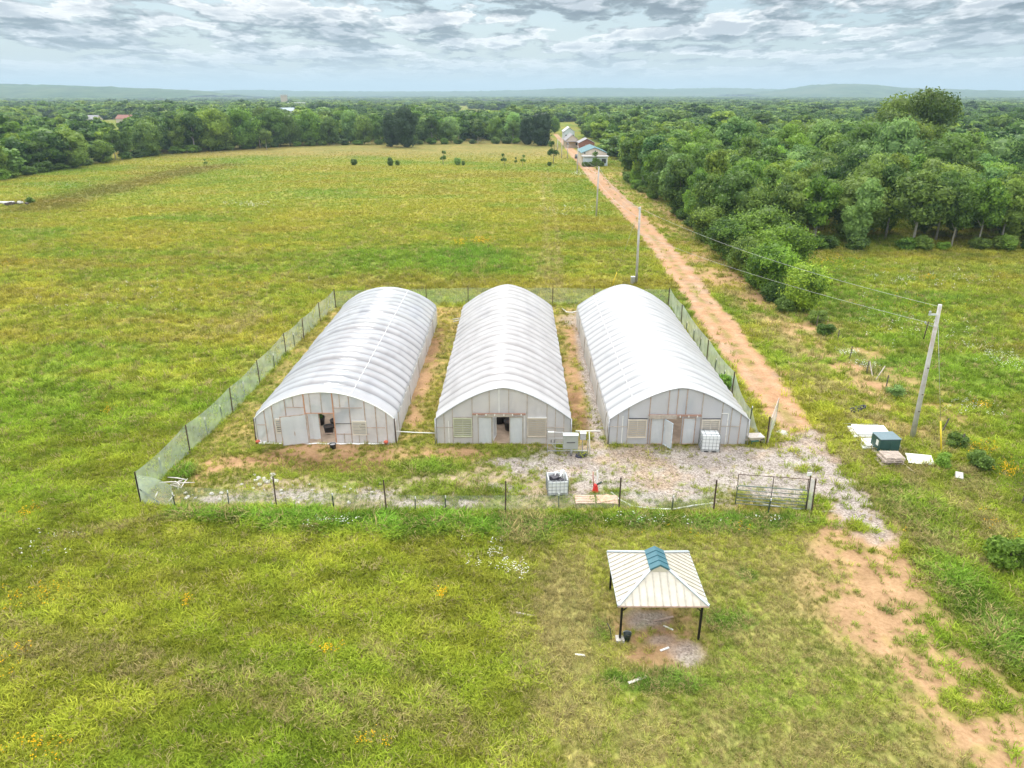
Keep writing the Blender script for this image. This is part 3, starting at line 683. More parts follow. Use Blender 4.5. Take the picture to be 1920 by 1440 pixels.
# saplings on the old fence row across the field
for px, py, h, sp, k, lab in [(831, 309, 4.6, 0, 'dark green', 'tallest dark sapling in the old fence row across the field'), (731, 311, 2.6, 1, 'dark green', 'dark round bush in the old fence row across the field'), (745, 310, 1.6, 1, 'mid green', 'smaller bush right of the dark round bush in the fence row'),
                              (857, 309, 2.2, 1, 'pale grey green', 'pale twiggy bush right of the tallest sapling'), (945, 311, 4.0, 0, 'dark green', 'leaning dark sapling in the right half of the fence row'), (967, 310, 2.6, 0, 'dark green', 'thin bare sapling between two taller ones in the fence row'),
                              (980, 311, 3.6, 0, 'mid green', 'rightmost sapling of the old fence row in the field'), (663, 310, 2.0, 1, 'mid green', 'small bush at the left of the fence row'), (387, 312, 2.4, 0, 'mid green', 'lone sapling far out on the left of the field'),
                              (1037, 307, 7.5, 0, 'dark green', 'tall slender young tree beside the lane verge'), (868, 310, 1.4, 1, 'dark green', 'low dark scrub clump right of the pale twiggy bush'), (1030, 311, 1.3, 1, 'dark green', 'low dark brush at the foot of the slender young tree'), (1118, 318, 5.5, 0, 'dark green', 'sparse dark tree in front of the teal roofed building')]:
    g = G(px, py); plant(BUSH[0] if sp else SAPL, g.x, g.y, h, lab, 'bush' if sp else 'sapling', None, tint(k), 1.0)
# ------------------------------------------------------------------ far woods: one mass out to the hills
FLEAF = foliage('far_leaves', (.030, .082, .013, 1), (.255, .365, .055, 1), False)
FARK = [crown('crown', 3.9, .3, 10, 16, 900, .62, FLEAF, tonevar=.9), crown('crown', 4.6, .3, 9, 18, 950, .62, FLEAF, tonevar=.9), crown('crown', 3.2, .3, 11, 14, 800, .6, FLEAF, 'column', tonevar=.8)]
FARO = [bpy.data.objects.new('far_crown', m) for m in FARK]
fx, fy, fs = [], [], []
def rowfill(y0, y1, base, grow, cover):
    y = y0
    while y < y1:
        sp = base+grow*max(0, y-y0); n = int((1.5*y+120)/sp); xs_ = np.linspace(-.75*y-60, .75*y+60, n)+rng.uniform(-.5, .5, n)*sp
        fx.append(xs_); fy.append(np.full(n, y)+rng.uniform(-.5, .5, n)*sp); fs.append(np.full(n, sp)); y += sp*.85
rowfill(206, 900, 7.8, .0065, 1); rowfill(900, 4900, 11.5, .0062, 1)
fx = np.concatenate(fx); fy = np.concatenate(fy); fs = np.concatenate(fs)
lane = np.interp(fy, *WEDGE)
lx = np.array([v[0] for v in LINE]); ly = np.array([v[1] for v in LINE])
behind = fy > np.interp(fx, lx, ly)+np.interp(fx, [-200, -100, -60, 20], [10, 12, 20, 20])
keep = np.where(fy < 206, False, np.where(fy < 640, (fx > lane+2) | (behind & (fx < 12)), True))
keep |= (fy < 640) & (fx < -75-(fy-215)*.35) & behind
road_x = np.interp(fy, _ry, (_rl+_rr)/2)
keep &= ~((np.abs(fx-road_x-8) < 17) & (fy < 420)) | ((fy > 206) & (fx > lane+2) & (fy < 640))
past = fbm(fx*.0045+3, fy*.0022, 77, 4)
keep &= ~((fy > 430) & (past > np.where(fx < 0, .53, np.where(fy < 1300, 2, .58))))
# open pasture glimpses behind the left corner trees
keep &= ~((fx < -150) & (fy < 420) & (fbm(fx*.02, fy*.02, 78) > .62))
keep &= ~((fx < -.36*fy) & (fy < 560) & (fbm(fx*.016, fy*.016, 79) > .70))
for px, py, rr in ((188, 226, 40), (248, 226, 40), (548, 212, 45), (533, 192, 60), (200, 232, 30), (90, 226, 40)):
    g = G(px, py); d = g.y; keep &= ~((np.abs(fx-g.x*fy/d) < rr*.36) & (fy < d+15) & (fy > d*.64))
fx, fy, fs = fx[keep], fy[keep], fs[keep]
n = len(fx)
sc = np.clip(fs/6.6, .9, 4.2)*rng.uniform(.75, 1.25, n); tall = np.clip(sc, 1, 9)**-1*np.where(fy > 1200, .78, np.where(fx > 0, .92, 1.0))
rot = np.zeros((n, 3)); rot[:, 2] = rng.uniform(0, 6.28, n)
scl3 = np.stack([sc, sc, sc*tall*rng.uniform(.66, 1.22, n)], 1)
cut = fy < 900
giant = rng.random(n) < .05; scl3[giant] *= np.where(fy[giant] < 900, 1.35, 1.25)[:, None]; scl3[rng.random(n) < .12] *= .7
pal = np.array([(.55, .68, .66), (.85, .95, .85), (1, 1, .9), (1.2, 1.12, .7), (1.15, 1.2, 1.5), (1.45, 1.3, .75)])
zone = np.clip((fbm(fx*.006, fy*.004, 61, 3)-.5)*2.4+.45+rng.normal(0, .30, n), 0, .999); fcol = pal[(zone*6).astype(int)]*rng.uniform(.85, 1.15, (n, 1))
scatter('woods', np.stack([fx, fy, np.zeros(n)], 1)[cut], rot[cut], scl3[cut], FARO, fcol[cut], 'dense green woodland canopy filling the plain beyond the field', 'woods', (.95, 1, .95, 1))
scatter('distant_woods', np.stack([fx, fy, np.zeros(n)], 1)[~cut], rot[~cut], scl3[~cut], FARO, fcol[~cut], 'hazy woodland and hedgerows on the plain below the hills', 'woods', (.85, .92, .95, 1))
print('trees', nright, nleft, 'far', n)

# ------------------------------------------------------------------ grass
BL = NT('grass_blade')
ga = BL.n('Attribute', attribute_name='col', attribute_type='INSTANCER')
gb = BL.n('Attribute', attribute_name='tone')
gc2 = BL.mixc(1, ga.outputs['Color'], BL.ramp(gb.outputs['Fac'], [(0, (.62, .66, .55)), (.5, (1, 1, 1)), (1, (1.4, 1.32, 1.3))]), 'MULTIPLY')
gd = BL.n('BsdfDiffuse'); BL.l(gc2, gd.inputs[0]); gt = BL.n('BsdfTranslucent'); BL.l(gc2, gt.inputs[0])
gm_ = BL.n('MixShader'); gm_.inputs[0].default_value = .35; BL.l(gd.outputs[0], gm_.inputs[1]); BL.l(gt.outputs[0], gm_.inputs[2]); BL.l(gm_.outputs[0], BL.out.inputs['Surface'])
def tuft(nb, h, wd, lean, rad):
    v = []; q = []; tn = []
    for k in range(nb):
        a = rng.uniform(0, 6.28); r = rad*math.sqrt(rng.random()); bx, by = r*math.cos(a), r*math.sin(a); a2 = rng.uniform(0, 6.28)
        d = np.array([math.cos(a2), math.sin(a2), 0]); s = np.array([-d[1], d[0], 0])*wd*rng.uniform(.7, 1.3)
        hh = h*rng.uniform(.55, 1.15); le = lean*rng.uniform(.4, 1.3)*h
        p0 = np.array([bx, by, 0]); p1 = p0+d*le*.45+np.array([0, 0, hh*.62]); p2 = p0+d*le+np.array([0, 0, hh*(1-.25*lean)])
        b0 = len(v); v += [p0-s, p0+s, p1+s*.8, p1-s*.8, p2+s*.12, p2-s*.12]; q += [[b0, b0+1, b0+2, b0+3], [b0+3, b0+2, b0+4, b0+5]]
        tn += [rng.uniform(.1, .9)]*6
    return np_mesh('tuft', np.array(v), np.array(q), BL.m, dict(tone=np.array(tn)))
TUFT = [bpy.data.objects.new('tuft', tuft(13, .40, .017, .75, .20)) for _ in range(5)]
def pts_in(n, y0, y1):
    u = rng.random(n*2); y = np.sqrt(y0**2+(y1**2-y0**2)*u); x = rng.uniform(-1, 1, n*2)*(.92*y+10)
    return x[:n], y[:n]
houses_x = [(-17.6, -8.1), (-5.4, 3.75), (6.3, 15.75)]
def grassy(n, y0, y1, smin, smax, f0, f1):
    x, y = pts_in(n, y0, y1); q_ = np.clip((y-y0)/(f0 or 1e-6), 0, 1)*np.clip((y1-y)/(f1 or 1e-6), 0, 1); q_ = rng.random(n) < q_; x, y = x[q_], y[q_]; n = len(x); L = layers(x, y)
    bare = np.clip(np.maximum.reduce([L['road']*.97, L['dirt']*.94, L['grav']*.96, L['brown']*.6, L['soil']*.85, L['ins']*.7, L['ash']*.97]), 0, 1)
    dens = (1-bare)*(1-.15*L['mown']*L['dry'])
    k = rng.random(n) < np.maximum(dens, L['lush']*.95)
    for a, b in houses_x: k &= ~((x > a) & (x < b) & (y > 43.4) & (y < 70.9))
    k &= ~((y < 42) & (x > 3.6) & (x < 9) & (y > 23.6) & (y < 28.4) & (L['ash'] > .4))
    x, y = x[k], y[k]; L = {a: v[k] for a, v in L.items()}
    G_ = dict(L)
    for q in ('road', 'dirt', 'grav', 'soil', 'ash', 'ins', 'brown'): G_[q] = L[q]*(.35 if q in ('dirt', 'brown', 'ins') else .0)
    c = ground_colour(x, y, G_)
    c = lerp(c, base_colour(x, y, L), .5*(1-L['lush'])*(1-L['dry']))
    cl = fbm(x*.55, y*.8, 91, 4)
    fa = sstep(60, 170, y); va = 1-.70*fa
    c = c*(1-.10*sstep(60, 25, y))[:, None]*(1+va*(-.20+.50*sstep(.3, .7, cl)))[:, None]*(1+va[:, None]*rng.uniform(-.28, .30, (len(x), 1)))*(1.08+.02*fa)[:, None]
    str_ = rng.random(len(x)) < (.11+.52*L['dry'])*(1-.8*fa); c[str_] = ST*rng.uniform(.7, 1.15, (str_.sum(), 1))
    s = rng.uniform(smin, smax, len(x))*(1+.55*L['lush'])*(1-.42*L['mown'])*(1-.35*L['enc']*(1-L['lush']))*(.7+.6*cl)
    rot = np.stack([rng.normal(0, .14, len(x)), rng.normal(0, .14, len(x)), rng.uniform(0, 6.28, len(x))], 1)
    return np.stack([x, y, np.zeros(len(x))], 1), rot, np.stack([s*1.15, s*1.15, s], 1), np.clip(c, .008, .8)
parts = [grassy(100000, 15.5, 48, .32, .62, 0, 12), grassy(125000, 15.5, 55, .5, 1.05, 0, 18), grassy(165000, 38, 165, .75, 1.4, 16, 80), grassy(190000, 85, 315, .7, 1.2, 75, 120)]
A = [np.concatenate([p[i] for p in parts]) for i in range(4)]
scatter('grass', A[0], A[1], A[2], TUFT, A[3], 'long green and straw coloured grass growing over field and verges', 'grass')
print('grass', len(A[0]))
# ------------------------------------------------------------------ wild flowers
def flower_src(nm):
    v = []; q = []
    for k in range(5):
        a = rng.uniform(0, 6.28); r = rng.uniform(0, .22); z = rng.uniform(.22, .48); c = np.array([r*math.cos(a), r*math.sin(a), z]); n_ = unit(1)[0]*.4+np.array([0, 0, 1]); s = rng.uniform(.018, .034)
        u_ = np.cross(n_, [1, 0, 0]); u_ /= np.linalg.norm(u_); w_ = np.cross(n_/np.linalg.norm(n_), u_); b0 = len(v)
        v += [c+u_*s, c+w_*s, c-u_*s, c-w_*s]; q.append([b0, b0+1, b0+2, b0+3])
    return bpy.data.objects.new(nm, np_mesh(nm, np.array(v), np.array(q), BL.m, dict(tone=np.full(len(v), .5))))
FS = [flower_src('flower') for _ in range(3)]
def flowers(name, spots, col, label):
    px, cc_ = [], []
    for (a, b, rx, ry, n) in spots:
        c = G(a, b); ax = abs(G(a+rx, b).x-c.x); by = (G(a, b-ry).y-G(a, b+ry).y)/2
        k = rng.normal(0, .5, (n, 2)); px.append(np.stack([c.x+k[:, 0]*ax, c.y+k[:, 1]*by, np.zeros(n)], 1))
    p_ = np.concatenate(px); n = len(p_); r_ = np.zeros((n, 3)); r_[:, 2] = rng.uniform(0, 6.28, n)
    s_ = rng.uniform(.8, 1.4, n)*np.clip(p_[:, 1]/55, 1, 2.2)
    cc_ = np.array(col)[None]*rng.uniform(.8, 1.15, (n, 1))
    scatter(name, p_, r_, s_, FS, cc_, label, 'flowers')
flowers('yellow_wildflowers', [(905, 458, 22, 4, 60), (862, 463, 14, 3, 30), (1890, 885, 40, 14, 60), (1840, 845, 40, 12, 30), (1835, 765, 26, 8, 26), (55, 968, 26, 12, 22), (75, 1120, 60, 22, 26), (210, 770, 12, 14, 12), (45, 500, 40, 6, 20), (1745, 527, 20, 4, 26), (1570, 500, 60, 12, 40), (1110, 358, 16, 3, 30), (700, 1395, 30, 20, 10),
            (70, 1410, 70, 24, 18), (30, 1240, 30, 50, 18), (352, 1137, 8, 8, 9), (828, 1122, 7, 6, 12), (620, 1225, 40, 10, 10), (430, 540, 90, 20, 26), (1300, 1000, 400, 14, 12), (1700, 580, 160, 30, 60), (330, 470, 260, 60, 60), (1880, 1000, 40, 40, 16)], (.80, .46, .02), 'clusters of small yellow wildflowers in the long grass')
flowers('white_wildflowers', [(910, 1050, 60, 24, 22), (960, 1075, 40, 16, 18), (1885, 680, 50, 30, 120), (1590, 668, 26, 8, 40), (1620, 690, 26, 8, 30), (1085, 330, 20, 3, 50), (470, 390, 40, 4, 50), (1060, 400, 60, 10, 40), (120, 352, 50, 4, 30), (1700, 530, 160, 20, 80), (1720, 620, 120, 40, 90), (620, 985, 60, 8, 24), (1820, 770, 60, 16, 36), (260, 560, 200, 50, 50), (90, 1040, 60, 40, 10), (1260, 985, 200, 10, 20)], (.82, .82, .76), 'scattered small white wildflowers in the grass')
# ------------------------------------------------------------------ shared finishes
STUD = simple('weathered_stud', (.42, .31, .25), .85, var=.25, scale=4)
GREYWOOD = simple('grey_wood', (.42, .36, .31), .85, var=.25, scale=4)
ORANGEWOOD = simple('orange_wood', (.52, .27, .16), .8, var=.2, scale=4)
GALV = simple('galvanised', (.50, .51, .53), .42, .7, var=.12, scale=9)
PIPEW = simple('white_pvc', (.78, .77, .72), .4, var=.08)
DARKST = simple('rusty_post', (.075, .045, .032), .8, var=.4, scale=7)
GREENST = simple('green_post', (.035, .06, .045), .6, var=.3)
WHITEP = simple('white_paint', (.80, .80, .78), .5, var=.06, scale=3, stain=(.66, .63, .58))
BLACKP = simple('black_plastic', (.015, .015, .017), .45, var=.2)
FLOORD = simple('bare_floor', (.40, .30, .22), .95, var=.25, scale=1.4)
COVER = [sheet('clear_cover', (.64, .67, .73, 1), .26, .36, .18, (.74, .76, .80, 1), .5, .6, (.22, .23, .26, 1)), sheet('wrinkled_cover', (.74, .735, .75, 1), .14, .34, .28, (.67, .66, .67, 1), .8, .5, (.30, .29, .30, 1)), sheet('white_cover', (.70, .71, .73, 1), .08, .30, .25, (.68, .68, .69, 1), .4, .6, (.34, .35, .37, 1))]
WALLF = [sheet('clear_film', (.80, .84, .91, 1), .36, .36, .28, (.83, .84, .86, 1), .9, .6), sheet('dusty_film', (.66, .67, .70, 1), .22, .36, .34, (.76, .75, .73, 1), .7, .5), sheet('grey_film', (.68, .71, .78, 1), .20, .36, .32, (.70, .72, .76, 1), .6, .5)]
SIDEF = sheet('side_film', (.78, .77, .75, 1), .10, .34, .4, (.70, .69, .66, 1), .8, .4)
DOORF = sheet('door_film', (.66, .69, .72, 1), .10, .3, .3, (.76, .77, .78, 1), 1.2, .5)
YF = 43.5; LEN = 27.3; EAVE = 1.93
def fx_(px): return V(px, 800, YF).x
def fz_(py): return V(960, py, YF).z
def greenhouse(xl, xr, peak, gothic, k, label):
    cx = (xl+xr)/2; W = xr-xl; hw = W/2
    h = thing('greenhouse', label, 'greenhouse', (cx, YF, 0), 0, 'plastic covered hoop greenhouses')
    prof = (lambda u: EAVE+(peak-EAVE)*(1-abs(u)**1.6)) if gothic else (lambda u: EAVE+(peak-EAVE)*max(0, 1-u*u)**.88)
    bays = 22; bl = LEN/bays
    us = [math.sin((i/44-.5)*math.pi) for i in range(45)]
    P = []; seed = 100+k*31
    for j in range(bays*8+1):
        y = j*bl/8; ph = (j % 8)/8; bil = math.sin(math.pi*ph)**.55; row = []
        bay = j//8; amp = (.19 if k == 0 else .16)*(.65+.7*float(_h(np.array([bay]), np.array([k]), 5)[0]))
        if k == 2: amp *= .85
        for i, u in enumerate(us):
            z = prof(u); du = .01; dz = (prof(min(1, u+du))-prof(max(-1, u-du)))/(min(1, u+du)-max(-1, u-du))/hw
            n = Vector((-dz, 0, 1)).normalized()
            wr = (float(fbm(np.array([u*7.0+k*9]), np.array([y*.9]), seed, 3)[0])-.5)*(.05, .10, .04)[k]
            if k == 1:   # loose sheet with diagonal pulls
                wr += .016*math.sin((u*9+y*5.5))*max(0, math.sin(y*1.3+u*3))*(1-abs(u)*.3)
            edge = min(1, (LEN-y)/.6, y/.6)
            off = .004+(amp*bil*(1-.45*abs(u)**3)+wr*bil)*max(0, edge)
            row.append((u*hw+n.x*off, y, z+n.z*off))
        row = [(row[0][0]-.03, y, EAVE-.28)]+row+[(row[-1][0]+.03, y, EAVE-.28)]
        P.append(row)
    # turned-down front and rear hems
    P.insert(0, [(x*1.004, -.06, z-.015) for x, y, z in P[0]]); P.append([(x*1.004, LEN+.06, z-.015) for x, y, z in P[-1]])
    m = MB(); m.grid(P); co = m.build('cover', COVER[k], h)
    # valley shade painted along the hoops with some dirt, plus faint streaks between
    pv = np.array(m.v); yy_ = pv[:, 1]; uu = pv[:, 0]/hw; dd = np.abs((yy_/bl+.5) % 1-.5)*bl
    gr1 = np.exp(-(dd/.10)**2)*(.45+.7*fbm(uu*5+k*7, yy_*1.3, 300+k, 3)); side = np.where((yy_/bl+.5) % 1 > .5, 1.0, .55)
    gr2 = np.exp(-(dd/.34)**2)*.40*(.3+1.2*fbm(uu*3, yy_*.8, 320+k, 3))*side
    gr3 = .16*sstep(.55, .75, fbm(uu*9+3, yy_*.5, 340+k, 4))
    top = (1, 1, .35+.65*sstep(.15, .6, np.abs(uu+.12)))[k]  # painted shade eased off near the bright ridge of the right house
    set_attr(co.data, 'shade_grime', np.clip((gr1+gr2+gr3)*top*(yy_ > .5), 0, .9))
    # hem band along both arches
    for yy in (-.09, LEN+.09):
        m = MB(); m.tube([(u*hw, yy, prof(u)-.02) for u in us], .045, 6); m.build('arch_rail', GALV if yy > 0 or k else WHITEP, h)
    hoop = MB()
    hp = [(-hw+.02, 0, 0), (-hw+.02, 0, EAVE-.05)]+[(u*(hw-.03), 0, prof(u)-.04) for u in us[1:-1:2]]+[(hw-.02, 0, EAVE-.05), (hw-.02, 0, 0)]
    hoop.tube(hp, .034, 6); hme = hoop.mesh('hoop', simple('hoop_steel', (.25, .26, .28), .5, .5))
    for b in range(bays+1):
        o = bpy.data.objects.new('hoop', hme); o.location = (0, min(max(b*bl, .06), LEN-.06), 0); put(o, h)
    for u in ((-.42, 0, .42) if k != 1 else (0,)):
        m = MB(); m.tube([(u*hw, .1, prof(u)-.10), (u*hw, LEN-.1, prof(u)-.10)], .03, 6); m.build('purlin', WHITEP, h)
    if k != 1:
        for u in ((.40,) if k == 0 else (-.66,)):    # batten lying over the cover
            m = MB(); ui = 1+int(np.argmin([abs(q-u) for q in us])); m.tube([(P[j][ui][0], P[j][ui][1], P[j][ui][2]+.02) for j in range(2, len(P)-2)], .022, 5); m.build('batten', WHITEP, h)
    # sides: curtain with posts and sill board
    for s in (-1, 1):
        Q = []
        for j in range(bays*4+1):
            y = j*bl/4; rowq = []
            for q in range(7):
                z = q/6*EAVE
                bul = math.sin(math.pi*q/6)*(.05+.09*float(vn(np.array([y*.8]), np.array([q*.6]), seed+s)[0]))+.03*(q == 0)*float(vn(np.array([y*2.0]), np.array([0.]), seed+3)[0])*3
                rowq.append((s*(hw+.02+bul), y, z+.02))
            Q.append(rowq)
        m = MB(); m.grid(Q); m.build('side_curtain', SIDEF if k else WALLF[0], h)
        m = MB(); m.tube([(s*(hw+.06), 0, EAVE-.28), (s*(hw+.06), LEN, EAVE-.28)], .03, 6); m.build('eave_rail', WHITEP if k == 0 else GREYWOOD, h)
        for y in np.arange(1.2, LEN, bl*4.4):
            m = MB(); m.bar((s*(hw+.15), y, 0), (s*(hw+.10), y, EAVE-.1), .05); m.build('side_post', GREYWOOD, h)
        m = MB(); m.tube([(s*(hw+.10), -.14, .02), (s*(hw+.08), -.12, .8), (s*(hw+.05), -.1, EAVE)], .035, 6); m.build('crank_pipe', GALV if k else DARKST, h)
    # rear wall
    m = MB(); ring = [(u*(hw-.02), LEN, prof(u)-.03) for u in us]; m.add([(-hw+.02, LEN, 0)]+ring+[(hw-.02, LEN, 0)], [tuple(range(len(ring)+2))]); m.build('rear_wall', WALLF[k], h)
    for sx in (-.28, .28):
        m = MB(); m.box((sx*W, LEN-.12, 1.35), (1.25, .16, 1.25)); m.lathe([(.5, 0), (.5, .01)], 16, (sx*W, LEN-.05, 1.35)); m.build('exhaust_fan', simple('fan_box', (.12, .14, .17), .5), h)
    m = MB(); m.box((0, LEN/2, -.01), (W-.1, LEN-.1, .05)); m.build('earth_floor', FLOORD, h)
    return h, cx, hw, prof
def front(h, cx, hw, prof, k, hole, studs, rails, vents):
    "front wall: film with a door opening, studs, rails and louvre vents (house coordinates)"
    x0, x1, zh = hole[0]-cx, hole[1]-cx, hole[2]
    def strip(a, b, zlo, n=24):
        P = []
        for i in range(n+1):
            x = a+(b-a)*i/n; zt = prof(max(-1, min(1, x/hw)))-.03; col = []
            for q in range(9):
                z = zlo+(zt-zlo)*q/8; w_ = (float(fbm(np.array([x*1.6]), np.array([z*1.6]), 200+k, 3)[0])-.5)*.05
                col.append((x, w_*(0 < q < 8)+.02, z))
            P.append(col)
        return P
    m = MB(); m.grid(strip(-hw+.02, x0, 0)); m.grid(strip(x1, hw-.02, 0)); m.grid(strip(x0, x1, zh, 12)); m.build('front_wall', WALLF[k], h)
    for px, z0, z1, w_, mat in studs:
        x = fx_(px)-cx; zt = prof(max(-.999, min(.999, x/hw)))-.04
        m = MB(); m.bar((x, -.012, z0), (x, -.012, min(zt, z1)), .05 if mat is not ORANGEWOOD else .075, .045); m.build('stud', mat, h)
    for pa, pb, z, w_, mat in rails:
        m = MB(); m.bar((fx_(pa)-cx, -.045, z), (fx_(pb)-cx, -.045, z), w_, .035); m.build('rail', mat, h)
    for pa, pb, ya, yb, nsl, mat, slats in vents:
        a, b, z1, z0 = fx_(pa)-cx, fx_(pb)-cx, fz_(ya), fz_(yb)
        v = MB(); v.box(((a+b)/2, -.06, z1), (b-a+.06, .10, .06)); v.box(((a+b)/2, -.06, z0), (b-a+.06, .10, .05))
        for x in (a, b): v.box((x, -.06, (z0+z1)/2), (.05, .096, z1-z0-.05))
        if not slats: v.box(((a+b)/2, -.075, (z0+z1)/2), (.03, .06, z1-z0-.06))
        vo_ = v.build('louvre_vent', mat, h)
        s_ = MB()
        for i in range(nsl):
            z = z0+(z1-z0)*(i+.5)/nsl; M = Matrix.Rotation(R(-62 if not slats else -35), 3, 'X')
            s_.box(((a+b)/2, -.06, z), (b-a-.03, (z1-z0)/nsl*1.06, .012), M=M) if not slats else s_.box(((a+b)/2, -.10, z), (b-a+.02, .015, (z1-z0)/nsl*.58))
        s_.build('slats', mat, vo_)
        if slats:
            bk = MB(); bk.box(((a+b)/2, .035, (z0+z1)/2), (b-a, .02, z1-z0)); bk.build('gap_shade', simple('vent_shade', (.10, .10, .10), .8), vo_)  # dark sheet painted as the shade in the gaps behind the slats
BEIGE = simple('beige_vent', (.62, .55, .47), .55, var=.06, scale=2); SAGE = simple('sage_vent', (.55, .56, .42), .55, var=.06, scale=2); BONE = simple('bone_vent', (.66, .60, .52), .55, var=.06, scale=2)
W2 = 9
# left house -------------------------------------------------------------------
hA, cA, wA, pA = greenhouse(-17.62, -8.2, 3.87, False, 0, 'left greenhouse with rounded roof, clear plastic and its front door swung open')
front(hA, cA, wA, pA, 0, (fx_(577), fx_(627), fz_(775)), [(498.7, 0, 9, 0, STUD), (514, 0, 9, 0, STUD), (539, 0, 9, 0, STUD), (554.6, fz_(764), 9, 0, GREYWOOD), (575, 0, 9, 0, ORANGEWOOD), (586, fz_(775), 9, 0, GREYWOOD), (607, fz_(775), 9, 0, GREYWOOD), (628, 0, 9, 0, ORANGEWOOD), (641, fz_(764), 9, 0, GREYWOOD),
      (658, 0, 9, 0, STUD), (686, 0, 9, 0, STUD), (706, 0, 9, 0, STUD), (725, 0, 9, 0, STUD), (644, 0, fz_(813), 0, GREYWOOD), (672, 0, fz_(815), 0, GREYWOOD)],
      [(542, 574, fz_(764), .045, STUD), (574, 630, fz_(775), .06, ORANGEWOOD), (630, 682, fz_(765), .045, STUD), (483, 500, fz_(797), .04, STUD), (688, 722, fz_(802), .04, STUD), (630, 660, fz_(794.5), .03, BLACKP), (630, 692, fz_(814), .04, STUD)],
      [(518.5, 543, 786, 812, 7, BONE, True), (661.5, 687, 790, 815, 9, BONE, True)])
m = MB()   # hung inner flap left of the walkway
x0, x1 = fx_(578)-cA, fx_(598)-cA
m.grid([[(x0+(x1-x0)*i/6, .10+.05*math.sin(i*1.3+q*.3), .28+(fz_(776)-.28)*q/6) for q in range(7)] for i in range(7)]); m.build('inner_flap', DOORF, hA)
m = MB(); m.bar((x0+.42, .16, .25), (x0+.42, .16, fz_(776)), .04); m.bar((x1+.06, .16, 0), (x1+.02, .16, fz_(776)), .06); m.build('jamb', STUD, hA)
def door_leaf(parent, px, cx, z0, z1, width, ang, mat, film, mull=True, name='door', y=-.08):
    d = bpy.data.objects.new(name, None); d.location = (fx_(px)-cx, y, 0); d.rotation_euler = (0, 0, R(ang)); put(d, parent)
    f = MB()
    for x in (.03, width-.03): f.bar((x, 0, z0), (x, 0, z1), .06, .05)
    for z in (z0+.03, z1-.03): f.bar((.06, 0, z), (width-.06, 0, z), .05, .06)
    if mull: f.bar((width/2, .002, z0+.06), (width/2, .002, z1-.06), .06, .04)
    f.build('door_frame', mat, d)
    g = MB(); g.grid([[(.04+(width-.08)*i/8, .03+.012*math.sin(i*2+q), z0+.04+(z1-z0-.08)*q/8) for q in range(9)] for i in range(9)]); g.build('door_film', film, d)
    return d
door_leaf(hA, 577, cA, .06, fz_(776), 1.72, 196, STUD, DOORF)
m = MB(); m.bar((fx_(600)-cA, .5, .5), (fx_(626)-cA, .5, .52), .05); m.build('cross_rail', STUD, hA)
m = MB(); m.grid([[(-hw_*1.0+i*.3, -.05-.12*q-.05*math.sin(i*1.7), .03*(1-q)+.015+.02*abs(math.sin(i*2.3))) for q in (0, 1)] for i in range(int(2*wA/.3)) for hw_ in (wA,)]); m.build('film_skirt', WHITEP, hA)
# middle house -----------------------------------------------------------------
hB, cB, wB, pB = greenhouse(-5.35, 3.75, 4.20, True, 1, 'middle greenhouse with pointed roof, wrinkled plastic and sliding doors')
front(hB, cB, wB, pB, 1, (fx_(923), fx_(955), fz_(780)), [(833, 0, 9, 0, GREYWOOD), (849, 0, 9, 0, GREYWOOD), (886, 0, 9, 0, GREYWOOD), (918, fz_(774), 9, 0, GREYWOOD), (936, fz_(774), 9, 0, WHITEP), (954, fz_(774), 9, 0, GREYWOOD), (988, 0, 9, 0, GREYWOOD), (1025, 0, 9, 0, GREYWOOD), (1041, 0, 9, 0, GREYWOOD), (1057, 0, 9, 0, GREYWOOD), (841, 0, fz_(790), 0, WHITEP), (983, 0, fz_(778), 0, WHITEP)],
      [(816, 850, fz_(801), .04, GREYWOOD), (850, 886, fz_(782), .06, GREYWOOD), (989, 1025, fz_(782), .06, WHITEP), (1025, 1058, fz_(801), .04, GREYWOOD), (850, 886, fz_(819.5), .05, GREYWOOD), (989, 1025, fz_(819.5), .05, GREYWOOD)],
      [(851, 884.5, 784, 818, 8, SAGE, False), (989.5, 1023.5, 784, 818, 9, BEIGE, False)])
for a, b in ((896, 923), (955, 981)):
    door_leaf(hB, a, cB, .05, fz_(780), fx_(b)-fx_(a), 0, GREYWOOD, DOORF, False, 'sliding_door', -.12)
m = MB(); m.box((fx_(936)-cB, -.13, fz_(775)), (fx_(986)-fx_(887), .16, .10)); m.build('track_board', simple('track_wood', (.33, .20, .15), .8), hB)
m = MB(); m.box((fx_(935)-cB, -.19, fz_(777)), (fx_(961)-fx_(910), .05, .20)); m.build('header_board', GREYWOOD, hB)
for q in (895, 912, 928, 945, 961, 977):
    m = MB(); m.box((fx_(q)-cB, -.225, fz_(775.5)), (.07, .04, .13)); m.build('track_bracket', WHITEP, hB)
door_leaf(hB, 924, cB, .08, fz_(782), .95, 78, WHITEP, DOORF, False, 'inner_door', .25)
for q, zz in ((1, .45), (2, .6)):
    m = MB(); m.bar((fx_(924)-cB, 1.5+q*2.2, zz), (fx_(957)-cB, 1.5+q*2.2, zz), .06, .10); m.build('bench_rail', STUD, hB)
